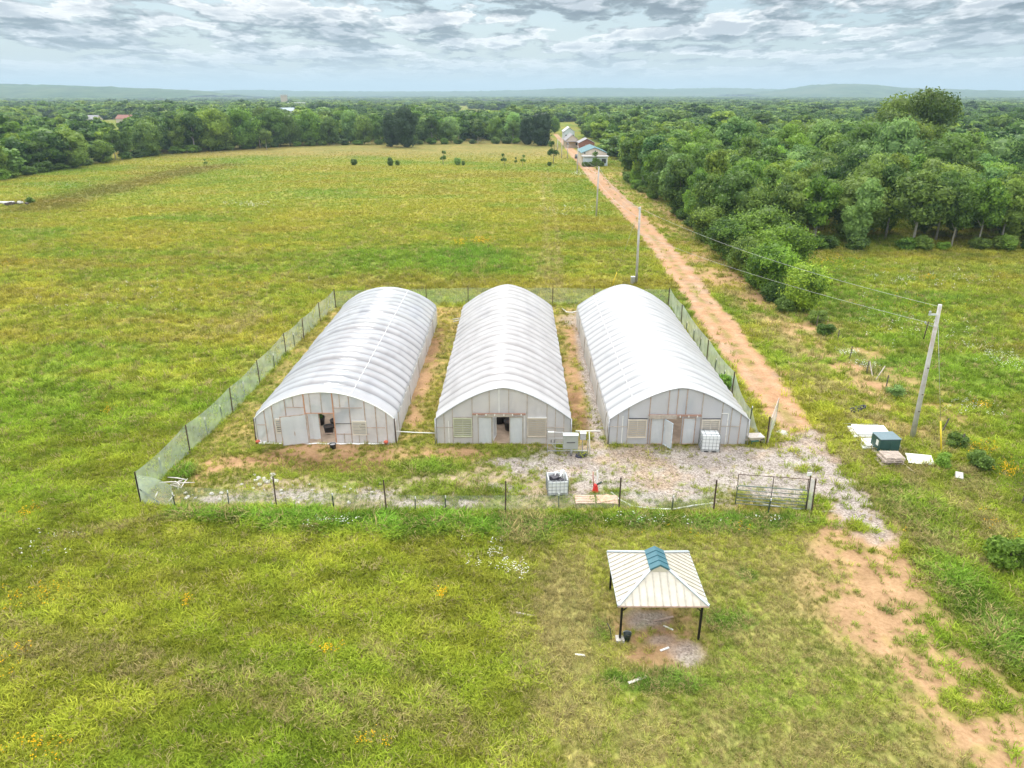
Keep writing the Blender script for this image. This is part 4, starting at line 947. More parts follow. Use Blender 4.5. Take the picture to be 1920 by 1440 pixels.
# right house ------------------------------------------------------------------
hC, cC, wC, pC = greenhouse(6.4, 15.75, 4.22, True, 2, 'right greenhouse with pointed roof, bright white plastic and caged tank at its front')
front(hC, cC, wC, pC, 2, (fx_(1243), fx_(1278), fz_(781)), [(1158, 0, 9, 0, GREYWOOD), (1177, 0, 9, 0, GREYWOOD), (1216, 0, 9, 0, STUD), (1250, fz_(778), 9, 0, STUD), (1266, fz_(778), 9, 0, STUD), (1283, fz_(778), 9, 0, STUD), (1313, 0, 9, 0, GREYWOOD), (1351, 0, 9, 0, GREYWOOD), (1369, 0, 9, 0, GREYWOOD), (1167, 0, fz_(780), 0, WHITEP), (1363, 0, fz_(775), 0, WHITEP), (1387, 0, 9, 0, STUD)],
      [(1140, 1177, fz_(799), .03, GREYWOOD), (1178, 1213, fz_(784), .05, BLACKP), (1315, 1349, fz_(784), .05, BLACKP), (1350, 1386, fz_(798), .03, GREYWOOD), (1350, 1362, fz_(774), .04, WHITEP)],
      [(1177.5, 1211.5, 786, 819, 9, BONE, False), (1315.5, 1347.5, 786, 819, 9, BONE, False)])
for a, b in ((1219, 1244), (1279, 1303)):
    door_leaf(hC, a, cC, .05, fz_(781), fx_(b)-fx_(a), 0, STUD, DOORF, False, 'sliding_door', -.12)
m = MB(); m.box((fx_(1263)-cC, -.13, fz_(777)), (fx_(1312)-fx_(1214), .16, .10)); m.build('track_board', simple('track_wood', (.33, .20, .15), .8), hC)
m = MB(); m.box((fx_(1240)-cC, -.20, fz_(779)), (fx_(1265)-fx_(1214), .05, .26)); m.build('header_board', GREYWOOD, hC)
for q in (1272, 1288, 1304):
    m = MB(); m.box((fx_(q)-cC, -.225, fz_(778)), (.07, .04, .13)); m.build('track_bracket', WHITEP, hC)
door_leaf(hC, 1244, cC, .05, fz_(783), .9, -62, simple('pale_blue_door', (.55, .62, .68), .5), DOORF, False, 'inner_door', -.1)
m = MB(); m.bar((fx_(1250)-cC, 2.0, .45), (fx_(1278)-cC, 2.0, .45), .06, .09); m.build('bench_rail', STUD, hC)
# pots inside, seen through the doorways
POT = MB(); POT.lathe([(.0, .02), (.30, .02), (.33, .25), (.36, .52), (.38, .54), (.38, .58), (.345, .58), (.335, .46), (0, .46)], 16)
pm = POT.mesh('nursery_pot', BLACKP); SOILM = simple('potting_soil', (.06, .04, .03), .95)
soilm = MB().lathe([(0, .475), (.335, .475)], 16).mesh('soil', SOILM)
fol = crown('plant', .42, .5, 1.0, 7, 260, .08, LEAF, core=False)
def pot(x, y, s, label, group=None, pl=True):
    o = thing('nursery_pot', label, 'plant pot', (x, y, .02), random.random()*6, group); o.scale = (s, s, s)
    put(bpy.data.objects.new('pot', pm), o); put(bpy.data.objects.new('soil', soilm), o)
    if pl: c = put(bpy.data.objects.new('plant', fol), o); c.color = (.6, .7, .6, 1)
    return o
for i in range(6): pot(fx_(603)+.16*i+.05*(i % 2), YF+1.6+i*1.0, .95, 'black nursery pot in the row behind the left greenhouse doorway', 'black pots behind the left doorway', False)
for i in range(8): pot(fx_(601)-.9-.6*(i % 2), YF+3+i*1.4, 1.0, 'black potted plant dimly seen through the left greenhouse plastic', 'potted plants in the left greenhouse', True)
pot(fx_(932), YF+3.4, 1.45, 'black tub at the left of the middle greenhouse doorway', None, False); pot(fx_(951), YF+3.4, 1.45, 'black tub at the right of the middle greenhouse doorway', None, False)
pot(fx_(956), YF+2.2, 1.2, 'dark tub nearest the door in the middle greenhouse', None, False)
pot(fx_(1252), YF+1.8, 1.35, 'black pot inside the right greenhouse doorway', None, True)
for i in range(7): pot(fx_(1252)+(-2.2, 2.6)[i % 2], YF+3+i*2.2, 1.2, 'black potted plant dimly seen inside the right greenhouse', 'potted plants in the right greenhouse', True)
# ------------------------------------------------------------------ netting fences
NETL = netting('green_netting', (.66, .75, .70), .40); NETF = netting('thin_netting', (.50, .60, .52), .16); NETW = netting('white_netting', (.68, .73, .71), .55); NETR = netting('rear_netting', (.46, .56, .42), .26)
def post_obj(par, p, h, tall, lean=0):
    m = MB(); l = Vector((lean, 0, 0))
    m.bar((p.x, p.y, -.1), (p.x+lean, p.y, h), .055 if tall else .04, .055 if tall else .035)
    m.bar((p.x-.04, p.y+.02, -.1), (p.x-.04+lean, p.y+.02, h-.02), .03, .02)
    o = m.build('post', DARKST if tall else GREENST, par)
    if not tall:
        c = MB(); c.bar((p.x+lean, p.y, h-.12), (p.x+lean, p.y, h+.02), .055, .05); c.build('post_tip', WHITEP, o)
def fence(label, posts, net, hnet, sag=.18, netpts=None):
    "netting hung between posts; posts = (x, y, height, tall)"
    f = thing('netting_fence', label, 'fence', (0, 0, 0))
    for p, h, tall in posts: post_obj(f, p, h, tall, random.uniform(-.05, .05))
    tl = netpts or [(p, h*.98) for p, h, tall in posts if tall]
    P = []
    for i in range(len(tl)-1):
        (a, ha), (b, hb) = tl[i], tl[i+1]; n = max(4, int((b-a).length/.35))
        for j in range(n+(i == len(tl)-2)):
            u = j/n; p = a+(b-a)*u; zt = (ha+(hb-ha)*u)-sag*4*u*(1-u); bel = .10*math.sin(math.pi*u)+.05*math.sin(u*9)
            nn = Vector((-(b-a).y, (b-a).x, 0)).normalized()
            P.append([tuple(p+nn*(bel*math.sin(math.pi*q/6)+.05)+Vector((0, 0, zt*q/6))) for q in range(7)])
    m = MB(); m.grid(P); m.build('netting', net, f)
    return f
def pp(*q): return [G(*a) for a in q]
gl = pp((265, 945), (357, 850), (437, 775), (488, 720), (537, 665), (570, 635), (601, 603), (630, 577))
gs = pp((306, 893), (390, 815), (418, 790), (460, 745), (515, 690), (553, 650))
fence('green netting fence on dark posts along the left side of the greenhouses', [(p, 2.1, True) for p in gl]+[(p, 1.3, False) for p in gs], NETL, 2.0)
gr_ = pp((630, 577), (713, 573), (800, 572), (878, 570), (958, 570), (1036, 570), (1113, 572), (1190, 572), (1253, 574))
fence('faint netting fence with dark posts behind the greenhouses', [(p, 2.15, True) for p in gr_], NETR, 1.5, .02, [(p, 1.9) for p in gr_])
gf = pp((519, 953), (725, 960), (948, 962), (1161, 955), (1338, 960)); gfs = pp((430, 950), (627, 955), (779, 962), (836, 960), (1048, 955), (1260, 960), (1440, 965))
gc0 = G(265, 945); gk = G(330, 954)
fence('front fence of rusty posts and thin netting along the gravel yard', [(gc0, 2.15, True)]+[(p, 2.1, True) for p in gf]+[(p, 1.05, False) for p in gfs+[gk]], NETF, 1.3, .05, [(gk, 1.5)]+[(p, 1.15) for p in gf])
fc = thing('corner_netting', 'pale netting closing the left front corner of the enclosure', 'netting', (0, 0, 0))
m = MB(); m.grid([[tuple(gc0+(gk-gc0)*u+Vector((0, .25*math.sin(u*3.1)*q/6, (1.95-.45*u)*q/6))) for q in range(7)] for u in np.linspace(0, 1, 9)]); m.build('netting', NETL, fc)
m = MB(); m.bar(gc0+Vector((.1, 0, 1.0)), gc0+Vector((1.0, .1, .02)), .05); m.build('brace', GREENST, fc)
NETG = netting('lane_netting', (.72, .80, .75), .55)
grt = pp((1253, 573), (1277, 607), (1325, 678), (1372, 742)); grs = pp((1286, 625), (1300, 640), (1312, 656), (1340, 697), (1357, 720))
fence('green netting fence with dark posts between the right greenhouse and the dirt lane', [(p, 2.05, True) for p in grt]+[(p, 1.2, False) for p in grs], NETG, 2.0, .22)
ge = pp((1372, 742), (1405, 800), (1437, 835))
f = fence('drooping netting fence from the right greenhouse corner to the side gate post', [(ge[1], 1.6, False), (ge[2], 2.15, True)], NETG, 1.9, .45, [(ge[0], 1.9), (ge[1], 1.3), (ge[2]+Vector((-.2, 0, 0)), .5)])
gx0 = G(1439, 834); gx1 = G(1453, 796)
g_ = thing('netting_gate', 'pale netting gate leaf standing open beside the lane', 'gate', (0, 0, 0))
m = MB()
for a, b in (((gx0, 0), (gx0, 2.0)), ((gx1, .1), (gx1, 2.1)), ((gx0, 2.0), (gx1, 2.1)), ((gx0, .08), (gx1, .12))): m.bar(a[0]+Vector((0, 0, a[1])), b[0]+Vector((0, 0, b[1])), .045)
m.build('gate_frame', GREYWOOD, g_)
m = MB(); m.grid([[tuple(gx0+(gx1-gx0)*u+Vector((.04*math.sin(u*6+q), 0, .08+1.95*q/6))) for q in range(7)] for u in np.linspace(0, 1, 7)]); m.build('netting', NETW, g_)
# front tube gate with wire extension
a, b = G(1378, 948), G(1509, 958); gg = thing('farm_gate', 'tubular metal farm gate with a tall wire extension at the yard entrance', 'gate', (0, 0, 0))
dv = (b-a); H0 = 1.35
TUBEG = simple('gate_green', (.16, .20, .18), .45, .5, var=.15)
m = MB(); c_ = .14
m.tube([a+Vector((0, 0, .15)), a+Vector((0, 0, H0-c_)), a+dv*.012+Vector((0, 0, H0-.03)), a+dv*.04+Vector((0, 0, H0)), a+dv*.96+Vector((0, 0, H0)), a+dv*.988+Vector((0, 0, H0-.03)), b+Vector((0, 0, H0-c_)), b+Vector((0, 0, .15))], .032, 8)
m.build('gate_frame', TUBEG, gg)
for z in (.15, .37, .58, .80, 1.06):
    m = MB(); m.tube([a+Vector((0, 0, z)), b+Vector((0, 0, z))], .022, 6); m.build('gate_bar', TUBEG, gg)
m = MB()
for u in (.0, .5, .985): m.bar(a+dv*u+Vector((0, .02, H0 if u != .5 else .15)), a+dv*u+Vector((0, .10, 2.02)), .035)
m.bar(a+Vector((0, .1, 2.02)), b+Vector((0, .1, 2.02)), .03); m.build('wire_extension', DARKST, gg)
m = MB(); m.grid([[tuple(a+dv*u+Vector((0, .06, .15+1.8*q/4))) for q in range(5)] for u in np.linspace(0, 1, 9)]); m.build('wire_mesh', netting('gate_wire', (.35, .36, .34), .13), gg)
p1, p2 = G(1511, 958), G(1521, 963)
gp_ = thing('gate_post', 'pair of leaning dark gate posts wrapped with pale netting at the yard entrance', 'gate post', (0, 0, 0))
m = MB(); m.bar(p1, p1+Vector((.05, .3, 2.15)), .06); m.build('post', DARKST, gp_)
m = MB(); m.bar(p2, p2+Vector((-.02, .15, 2.2)), .06); m.build('post', DARKST, gp_)
m = MB(); m.grid([[tuple((p1+Vector((.03, .05, 0)))*(1-u)+p2*u+Vector((.02*q/6*(1-u), .24*q/6, 2.0*q/6+.02))) for q in range(7)] for u in np.linspace(0, 1, 5)]); m.build('netting', NETW, gp_)
m = MB(); m.box(p1+Vector((-.02, .32, 2.22)), (.26, .04, .22)); m.build('notice_board', WHITEP, gp_)
# barbed wire fence along the meadow
bw = pp((1480, 560), (1531, 612), (1570, 640), (1593, 672), (1625, 700), (1661, 728), (1765, 812), (1799, 842), (1915, 945), (1990, 1010))
bf = thing('wire_fence', 'old wire fence on small dark posts between the verge and the right meadow', 'fence', (0, 0, 0))
for i, p in enumerate(bw):
    m = MB(); L_ = (.0, .0, .0, .05, .0, .0, .28, .08, .12, .1)[i]; m.bar(p+Vector((0, 0, -.1)), p+Vector((L_, 0, 1.15)), .07); m.build('post', simple('old_post', (.12, .10, .085), .9, var=.35), bf)
for z in (.45, .8, 1.05):
    m = MB(); m.tube([p+Vector((0, 0, z)) for p in bw], .004, 4); m.build('wire', simple('rusty_wire', (.16, .13, .11), .7, .2), bf)
m = MB(); q0 = G(1627, 696); m.bar(q0+Vector((0, 0, .9)), G(1636, 707), .07); m.build('brace', GREYWOOD, bf)
m = MB(); m.bar(G(1642, 712), G(1656, 703)+Vector((0, 0, .8)), .07); m.build('brace', GREYWOOD, bf)
# ------------------------------------------------------------------ utility poles and wires
POLEW = simple('pole_wood', (.50, .48, .46), .85, var=.22, scale=1.4, bump=.3, stain=(.40, .30, .24))
TOPS = []
def pole(px, py, tx, ty, label, detail=False):
    b = G(px, py); h = top_z(b, ty); tp = V(tx, ty, b.y); tp = Vector((tp.x, b.y, h))
    o = thing('utility_pole', label, 'utility pole', tuple(b), 0, 'wooden utility poles along the lane'); d = tp-b
    m = MB(); m.tube([(0, 0, -.2), tuple(d*.5), tuple(d)], [.17, .145, .115], 12); m.build('pole', POLEW, o)
    if detail:
        m = MB(); q = d*.93; m.box((q.x-.35, 0, q.z), (.5, .10, .10)); m.lathe([(.02, 0), (.07, .03), (.05, .1), (.09, .14), (.03, .22)], 10, (q.x-.55, 0, q.z+.04)); m.build('insulator', simple('porcelain', (.55, .57, .58), .3), o)
        m = MB(); q = d*.84; m.bar((q.x, 0, q.z), (q.x-.7, 0, q.z+.25), .06); m.lathe([(.03, 0), (.08, .04), (.05, .12), (.02, .18)], 10, (q.x-.72, 0, q.z+.25)); m.build('bracket', GALV, o)
        m = MB(); m.tube([(q.x-.55, -.03, q.z+.4), (q.x-.62, -.03, q.z-.8)], .035, 6); m.build('fuse', DARKST, o)
        for zz in (.55, .35, .22):
            m = MB(); q = d*zz; m.box((q.x, -.15, q.z), (.10, .06, .06)); m.build('bolt', DARKST, o)
        m = MB(); m.tube([tuple(d*.05+Vector((.16, .03, 0))), tuple(d*.6+Vector((.14, .03, 0)))], .018, 5); m.build('ground_wire', simple('brown_moulding', (.40, .20, .14), .7), o)
    else:
        m = MB(); q = d*.97; m.lathe([(.02, 0), (.07, .03), (.05, .1), (.08, .14), (.02, .2)], 8, (q.x-.16, 0, q.z)); m.build('insulator', simple('porcelain', (.55, .57, .58), .3), o)
    TOPS.append((b, b+d)); return o
pole(1710, 822, 1763, 571, 'tall grey leaning pole beside the white panels, nearest the camera', True)
pole(1193, 531, 1200, 388, 'second utility pole, by the small grey box behind the right greenhouse')
pole(1118, 405, 1123, 312, 'third utility pole, on the field side halfway along the lane')
pole(1082, 325, 1084, 274, 'fourth utility pole, opposite the teal roofed building')
pole(1064, 297, 1065, 267, 'fifth utility pole, opposite the grey roofed house')
pole(1053, 296, 1054, 258, 'slender pole left of the fifth utility pole'); pole(1045, 282, 1046, 261, 'farthest utility pole at the end of the lane')
WIREM = simple('wire_metal', (.48, .48, .46), .5, .3)
TOPS_ = [TOPS[0], TOPS[1], TOPS[2], TOPS[3], TOPS[4], TOPS[6]]
for i in range(len(TOPS_)-1):
    for lvl, nm in ((.985, 'upper'), (.86, 'lower')):
        p, q = TOPS_[i], TOPS_[i+1]; a = p[0]+(p[1]-p[0])*lvl; b = q[0]+(q[1]-q[0])*(lvl if lvl > .9 else .70)
        if lvl < .9 and i == 0: b = q[0]+(q[1]-q[0])*.66
        sag = (1.0 if lvl > .9 else .7)*(b-a).length/60
        m = MB(); m.tube([a+(b-a)*u+Vector((0, 0, -sag*4*u*(1-u))) for u in np.linspace(0, 1, 25)], .011 if i == 0 else .016, 5)
        o = m.build('overhead_wire', WIREM); sp = ('nearest span, from the leaning pole to the second', 'second span of the lane line', 'third span of the lane line', 'fourth span of the lane line', 'farthest span of the lane line')[i]
        tag(o, f'{nm} overhead wire of the {sp}', 'power line', 'overhead wires along the lane')
YEL = simple('yellow_guard', (.80, .60, .03), .5, var=.1)
def guy(px, py, ty, name, lab, top):
    b = G(px, py); h = top_z(b, ty); o = thing('guy_marker', lab, 'guy marker', tuple(b)); d = top-b; dn = d.normalized()
    m = MB(); m.tube([dn*.0, dn*(h/dn.z)], .05, 8); m.build('guard', YEL, o)
    m = MB(); m.tube([dn*(h/dn.z), d], .012, 5); m.build('guy_wire', GALV, o)
guy(1765, 850, 796, 'g', 'yellow guy wire guard in the weeds beside the leaning pole', TOPS[0][1]-(TOPS[0][1]-TOPS[0][0])*.08)
bq = G(1147, 538); o = thing('guy_marker', 'thin yellow guy wire guard in the field behind the right greenhouse', 'guy marker', tuple(bq)); m = MB(); m.tube([(0, 0, 0), (.55, 0, 1.9)], .045, 8); m.build('guard', YEL, o)
m = MB(); q = TOPS[1][1]-bq; m.tube([(.55, 0, 1.9), tuple(q*.9)], .010, 4); m.build('guy_wire', GALV, o)
b = G(1189, 531); o = thing('meter_box', 'small grey utility box at the foot of the second pole', 'utility box', (b.x-.25, b.y-.3, 0)); m = MB(); m.box((0, 0, .45), (.5, .35, .9)); m.build('cabinet', GALV, o, bevel=.02); m = MB(); m.box((0, 0, .92), (.54, .40, .05)); m.build('lid', WHITEP, o)
# ------------------------------------------------------------------ gazebo
gz = thing('gazebo', 'small open gazebo with cream ribbed metal roof and teal ridge cap', 'gazebo', (6.33, 26.35, 0))
hx, ey, ez = 1.93, 1.93, 2.03; rz_, rx_, ry = 3.10, .38, .62
CREAM = NT('cream_roof'); oc = objc(CREAM)
cf = CREAM.noise(oc, 1.6, 5, .65); ccol = CREAM.ramp(cf, [(.3, (.47, .425, .345)), (.6, (.58, .54, .455)), (.8, (.62, .585, .515))])
cp = CREAM.n('BsdfPrincipled'); CREAM.l(ccol, cp.inputs['Base Color']); cp.inputs['Roughness'].default_value = .42; CREAM.l(cp.outputs[0], CREAM.out.inputs['Surface']); CREAM = CREAM.m
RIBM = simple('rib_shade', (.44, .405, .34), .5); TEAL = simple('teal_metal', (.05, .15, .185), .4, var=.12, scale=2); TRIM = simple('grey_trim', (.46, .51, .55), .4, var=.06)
cor = [Vector((-hx, -ey, ez)), Vector((hx, -ey, ez)), Vector((hx, ey, ez)), Vector((-hx, ey, ez))]
rf = [Vector((-rx_, -ry, rz_-.16)), Vector((rx_, -ry, rz_-.16)), Vector((rx_, ry, rz_-.16)), Vector((-rx_, ry, rz_-.16))]
def rib_panel(a, b, c, d, n):
    "ribbed metal slope from eave a-b up to ridge d-c"
    up = (d-a); ev = (b-a); nrm = ev.cross((c+d)/2-(a+b)/2).normalized()
    m = MB(); m.add([a, b, c, d, a-nrm*.02, b-nrm*.02, c-nrm*.02, d-nrm*.02], [(0, 1, 2, 3), (7, 6, 5, 4), (0, 4, 5, 1), (1, 5, 6, 2), (2, 6, 7, 3), (3, 7, 4, 0)])
    o = m.build('roof_panel', CREAM, gz); r = MB(); hh = ((c+d)/2-(a+b)/2)
    u = ev.normalized(); s = hh-u*hh.dot(u); L = ev.length
    l0 = (d-a).dot(u); l1 = (c-a).dot(u)
    for i in range(1, n):
        x = L*i/n
        if x < l0: f = x/l0
        elif x > l1: f = (L-x)/(L-l1)
        else: f = 1
        p = a+u*x; q = p+s*f
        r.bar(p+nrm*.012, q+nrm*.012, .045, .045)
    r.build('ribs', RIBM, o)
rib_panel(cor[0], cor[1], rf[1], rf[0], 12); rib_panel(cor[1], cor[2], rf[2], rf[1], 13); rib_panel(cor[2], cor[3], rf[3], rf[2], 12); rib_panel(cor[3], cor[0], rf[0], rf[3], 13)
for i in range(4):
    m = MB(); m.bar(cor[i]+Vector((0, 0, .03)), rf[i]+Vector((0, 0, .03)), .13, .05); m.build('hip_cap', TRIM, gz)
    m = MB(); a, b = cor[i], cor[(i+1) % 4]; dd = (b-a).normalized(); m.bar(a-dd*.0+Vector((0, 0, -.035)), b+Vector((0, 0, -.035)), .05, .07); m.build('eave_trim', simple('pink_trim', (.52, .36, .31), .5) if i == 0 else TRIM, gz)
cap = MB(); n_ = 4; zt = rz_+.12; zb = rz_-.12
for i in range(n_):
    y0 = -ry-.1+(2*ry+.2)*i/n_; y1 = -ry-.1+(2*ry+.2)*(i+1)/n_; st = .0
    z2 = zt-.035*(i % 1)
    cap.add([(-rx_-.06, y0, zb), (0, y0, zt), (rx_+.06, y0, zb), (-rx_-.06, y1, zb+.0), (0, y1, zt), (rx_+.06, y1, zb)], [(0, 1, 4, 3), (1, 2, 5, 4)])
    cap.bar((-rx_-.06, y0+.02, zb+.015), (0, y0+.02, zt+.015), .03, .03); cap.bar((0, y0+.02, zt+.015), (rx_+.06, y0+.02, zb+.015), .03, .03)
cap.add([(-rx_-.06, -ry-.1, zb), (rx_+.06, -ry-.1, zb), (0, -ry-.1, zt)], [(0, 1, 2)]); cap.add([(-rx_-.06, ry+.1, zb), (rx_+.06, ry+.1, zb), (0, ry+.1, zt)], [(2, 1, 0)])
cap.build('ridge_cap', TEAL, gz)
m = MB(); m.add([(-rx_*.86, -ry-.107, zb-.12), (rx_*.86, -ry-.107, zb-.12), (rx_*.86, -ry-.107, zb), (0, -ry-.107, zt-.05), (-rx_*.86, -ry-.107, zb)], [(0, 1, 2, 3, 4)]); m.build('cap_gable', CREAM, gz)
BLK = simple('black_steel', (.012, .012, .013), .45, .4)
for sx in (-1, 1):
    for sy in (-1, 1):
        p = Vector((sx*1.72, sy*1.72, 0)); o = MB().bar(p, p+Vector((0, 0, ez-.06)), .09).build('post', BLK, gz)
        m = MB(); m.bar(p+Vector((-sx*.06, 0, ez-.42)), p+Vector((-sx*.38, 0, ez-.08)), .035); m.bar(p+Vector((0, -sy*.06, ez-.42)), p+Vector((0, -sy*.38, ez-.08)), .035); m.build('brace', BLK, gz)
        if (sx, sy) == (-1, -1): m = MB(); m.box((p.x, p.y-.02, .06), (.36, .36, .14)); m.build('footing', simple('concrete', (.50, .47, .43), .9, var=.15, scale=5), gz)
m = MB()
for a, b in (((-1.76, -1.76), (1.76, -1.76)), ((1.76, -1.72), (1.76, 1.72)), ((1.76, 1.76), (-1.76, 1.76)), ((-1.76, 1.72), (-1.76, -1.72))): m.bar((*a, ez-.09), (*b, ez-.09), .06, .09)
m.build('eave_beam', BLK, gz)
def bucket(x, y, r, h, mat, label, white=None):
    o = thing('bucket', label, 'bucket', (x, y, 0)); m = MB(); m.lathe([(0, .01), (r*.82, .01), (r*.9, h*.5), (r, h*.92), (r*1.07, h*.93), (r*1.07, h), (r*.95, h), (r*.86, h*.4), (0, h*.35)], 20); m.build('pail', mat, o)
    m = MB(); m.tube([(r*1.05*math.cos(a), .05+.28*math.sin(a)*r, h+r*.55*math.sin(a)*.4) for a in np.linspace(0, math.pi, 9)], .011, 5); m.build('handle', GALV, o)
    if white: m = MB(); m.lathe([(0, h*.8), (r*.93, h*.8)], 20); m.build('contents', white, o)
g = G(1176, 1203); bucket(g.x, g.y+.1, .17, .38, simple('dark_green_plastic', (.012, .03, .024), .4), 'dark green bucket by the front left gazebo post')
g = G(624, 842); bucket(g.x, g.y+.1, .22, .36, BLACKP, 'black bucket with pale contents outside the left greenhouse door', simple('grey_water', (.5, .5, .5), .3))
# ------------------------------------------------------------------ caged tanks
CAGE = simple('cage_steel', (.27, .29, .30), .4, .4); TANKM = simple('tank_plastic', (.84, .86, .87), .35, var=.05, scale=2)
def tote(x, y, rz, label, cut):
    o = thing('tank', label, 'water tank', (x, y, 0), rz, None); w, d, h = 1.2, 1.0, (1.05 if not cut else .92)
    m = MB()
    if not cut: m.box((0, 0, .15+h/2), (w-.06, d-.06, h-.02)); m.lathe([(0, .15+h+.03), (.14, .15+h+.03), (.14, .15+h-.02)], 16, (0, 0, 0)); m.build('tank_body', TANKM, o, bevel=.07)
    else:
        for s in (-1, 1): m.box((s*(w/2-.04), 0, .15+h/2), (.03, d-.06, h)); m.box((0, s*(d/2-.04), .15+h/2-.06*(s < 0)), (w-.12, .03, h-.12*(s < 0)))
        m.box((0, 0, .17), (w-.12, d-.12, .03)); m.build('tank_body', TANKM, o)
    m = MB(); nh = 5
    for i in range(nh):
        z = .19+(h-.05)*i/(nh-1)
        for s in (-1, 1): m.tube([(-w/2, s*d/2, z), (w/2, s*d/2, z)], .011, 5); m.tube([(s*w/2, -d/2, z), (s*w/2, d/2, z)], .011, 5)
    for i in range(6):
        xx = -w/2+w*i/5
        for s in (-1, 1): m.tube([(xx, s*(d/2+.012), .14), (xx, s*(d/2+.012), .15+h)], .011, 5)
    for i in range(5):
        yy = -d/2+d*i/4
        for s in (-1, 1): m.tube([(s*(w/2+.012), yy, .14), (s*(w/2+.012), yy, .15+h)], .011, 5)
    if not cut:
        for yy in (-.25, .25): m.tube([(-w/2, yy, .17+h), (w/2, yy, .17+h)], .016, 5)
        for xx in (-.35, 0, .35): m.tube([(xx, -d/2, .165+h), (xx, d/2, .165+h)], .012, 5)
    m.build('cage', CAGE, o)
    m = MB()
    for s in (-1, 0, 1): m.box((s*(w/2-.1), 0, .05), (.16, d, .09))
    m.box((0, 0, .115), (w+.03, d+.03, .04)); m.build('pallet_base', simple('base_grey', (.45, .45, .44), .6), o)
    m = MB()
    for s in (-1, 1): m.box((s*.28, -d/2-.02, .05), (.24, .03, .07))
    m.build('fork_slot', BLACKP, o)
    if cut:
        m = MB(); m.tube([(-.3, -.2, .5), (-.1, .1, 1.18), (.05, .2, 1.3)], .03, 6); m.tube([(.25, -.1, .4), (.22, .1, 1.3)], .04, 6); m.tube([(.40, .2, .4), (.3, 0, 1.28), (.12, -.2, 1.12)], .035, 6); m.box((.33, .25, 1.05), (.22, .16, .5), .4); m.build('pipe_scraps', WHITEP, o)
        m = MB(); m.box((-.12, 0, .95), (.55, .45, .28), .5); m.box((.2, -.25, .85), (.3, .2, .3), .9); m.build('dark_scraps', simple('junk_dark', (.04, .035, .045), .6, var=.4), o)
g = G(1332, 848); tote(g.x, g.y+.5, R(-3), 'full white tank in a wire cage standing before the right greenhouse vent', False)
g = G(1045, 930); tote(g.x, g.y+.5, R(4), 'cut open white caged tank full of scrap in the gravel yard', True)
# ------------------------------------------------------------------ electrical rack and pipes
gb_ = G(1068, 855); er = thing('electrical_rack', 'grey breaker cabinet on a pipe and strut rack between the middle and right greenhouses', 'electrical panel', (gb_.x, gb_.y, 0))
CABM = simple('cabinet_grey', (.36, .385, .36), .45, .2, var=.06, scale=2); CABT = simple('cabinet_top', (.55, .60, .61), .4, .2)
m = MB(); m.box((.03, .05, 1.05), (.98, .35, 1.0)); m.build('breaker_cabinet', CABM, er, bevel=.015)
m = MB(); m.box((.03, .03, 1.575), (1.02, .42, .05)); m.build('cabinet_roof', CABT, er)
m = MB(); m.box((.05, -.14, 1.06), (.55, .03, .05)); m.build('cabinet_handle', simple('dark_handle', (.08, .08, .08), .5), er)
m = MB(); m.tube([(.10, .05, 0), (.10, .05, .56)], .075, 10); m.build('conduit', GALV, er)
m = MB(); m.box((.86, .3, 1.33), (.38, .28, .46)); m.build('meter_box', simple('meter_grey', (.48, .49, .51), .45, .3), er, bevel=.015)
m = MB(); m.box((.86, .3, 1.58), (.42, .32, .04)); m.build('meter_lid', WHITEP, er)
for z in (1.55, 1.12, .74): m = MB(); m.bar((-1.42, .35, z), (-.45, .35, z), .05); m.build('strut', GALV, er)
m = MB(); m.bar((-1.42, .35, .2), (1.2, .35, .2), .045); m.build('strut', GALV, er)
for x, h_ in ((-1.46, 1.75), (-.95, 1.6), (.86, 1.35), (1.22, 1.0)): m = MB(); m.bar((x, .40, 0), (x, .40, h_), .05); m.build('rack_post', GALV, er)
for x in (-1.22, -1.02): m = MB(); m.box((x, .31, .95), (.09, .08, .2)); m.build('switch_box', simple('switch_grey', (.2, .2, .2), .5), er)
m = MB(); m.tube([(-1.15, .3, .75), (-1.0, .28, .5), (-.7, .28, .42), (-.4, .1, .5)], .022, 6); m.tube([(.3, .1, .55), (.42, .1, .42), (.55, .2, .75)], .022, 6); m.build('cable', simple('pale_cable', (.42, .42, .40), .5), er)
m = MB(); m.box((-1.25, .33, 1.60), (.4, .12, .06)); m.build('cap_board', WHITEP, er)
g = G(1106, 852); o = thing('pipe_stand', 'thin white pipe stand with a long crossbar beside the grey cabinet', 'pipe', (g.x, g.y, 0)); m = MB(); m.tube([(.0, 0, 0), (-.1, .1, 1.62)], .035, 8); m.build('upright', PIPEW, o); m = MB(); m.tube([(-1.0, .1, 1.68), (.65, .1, 1.68)], .035, 8); m.build('crossbar', PIPEW, o)
g = G(1086, 857); o = thing('coil', 'small tangle of dark blue cable on the gravel under the meter box', 'cable', (g.x, g.y, 0)); m = MB()
for i in range(5): m.tube([(.26*math.cos(a)*(1+.1*i)+.05*i, .17*math.sin(a)+.03*i, .04+.03*i+.05*math.sin(a*2+i)) for a in np.linspace(0, 6.28, 14)], .022, 5, False)
m.build('cable_loops', simple('navy_cable', (.03, .03, .07), .5), o)
a, b = V(733, 808, YF+.3), V(816, 812, YF+.3); m = MB(); m.tube([a, (a+b)/2+Vector((0, 0, -.03)), b], .035, 8); o = m.build('pipe', PIPEW); tag(o, 'white pipe running level between the left and middle greenhouses', 'pipe')
HS = [G(*q) for q in ((1146, 924), (1162, 938), (1185, 950), (1220, 955), (1262, 956), (1300, 949), (1340, 944))]
m = MB(); m.tube([p+Vector((0, 0, .04)) for p in HS], .045, 7); tag(m.build('hose', PIPEW), 'long curved white hose lying on the gravel near the pallets', 'hose')
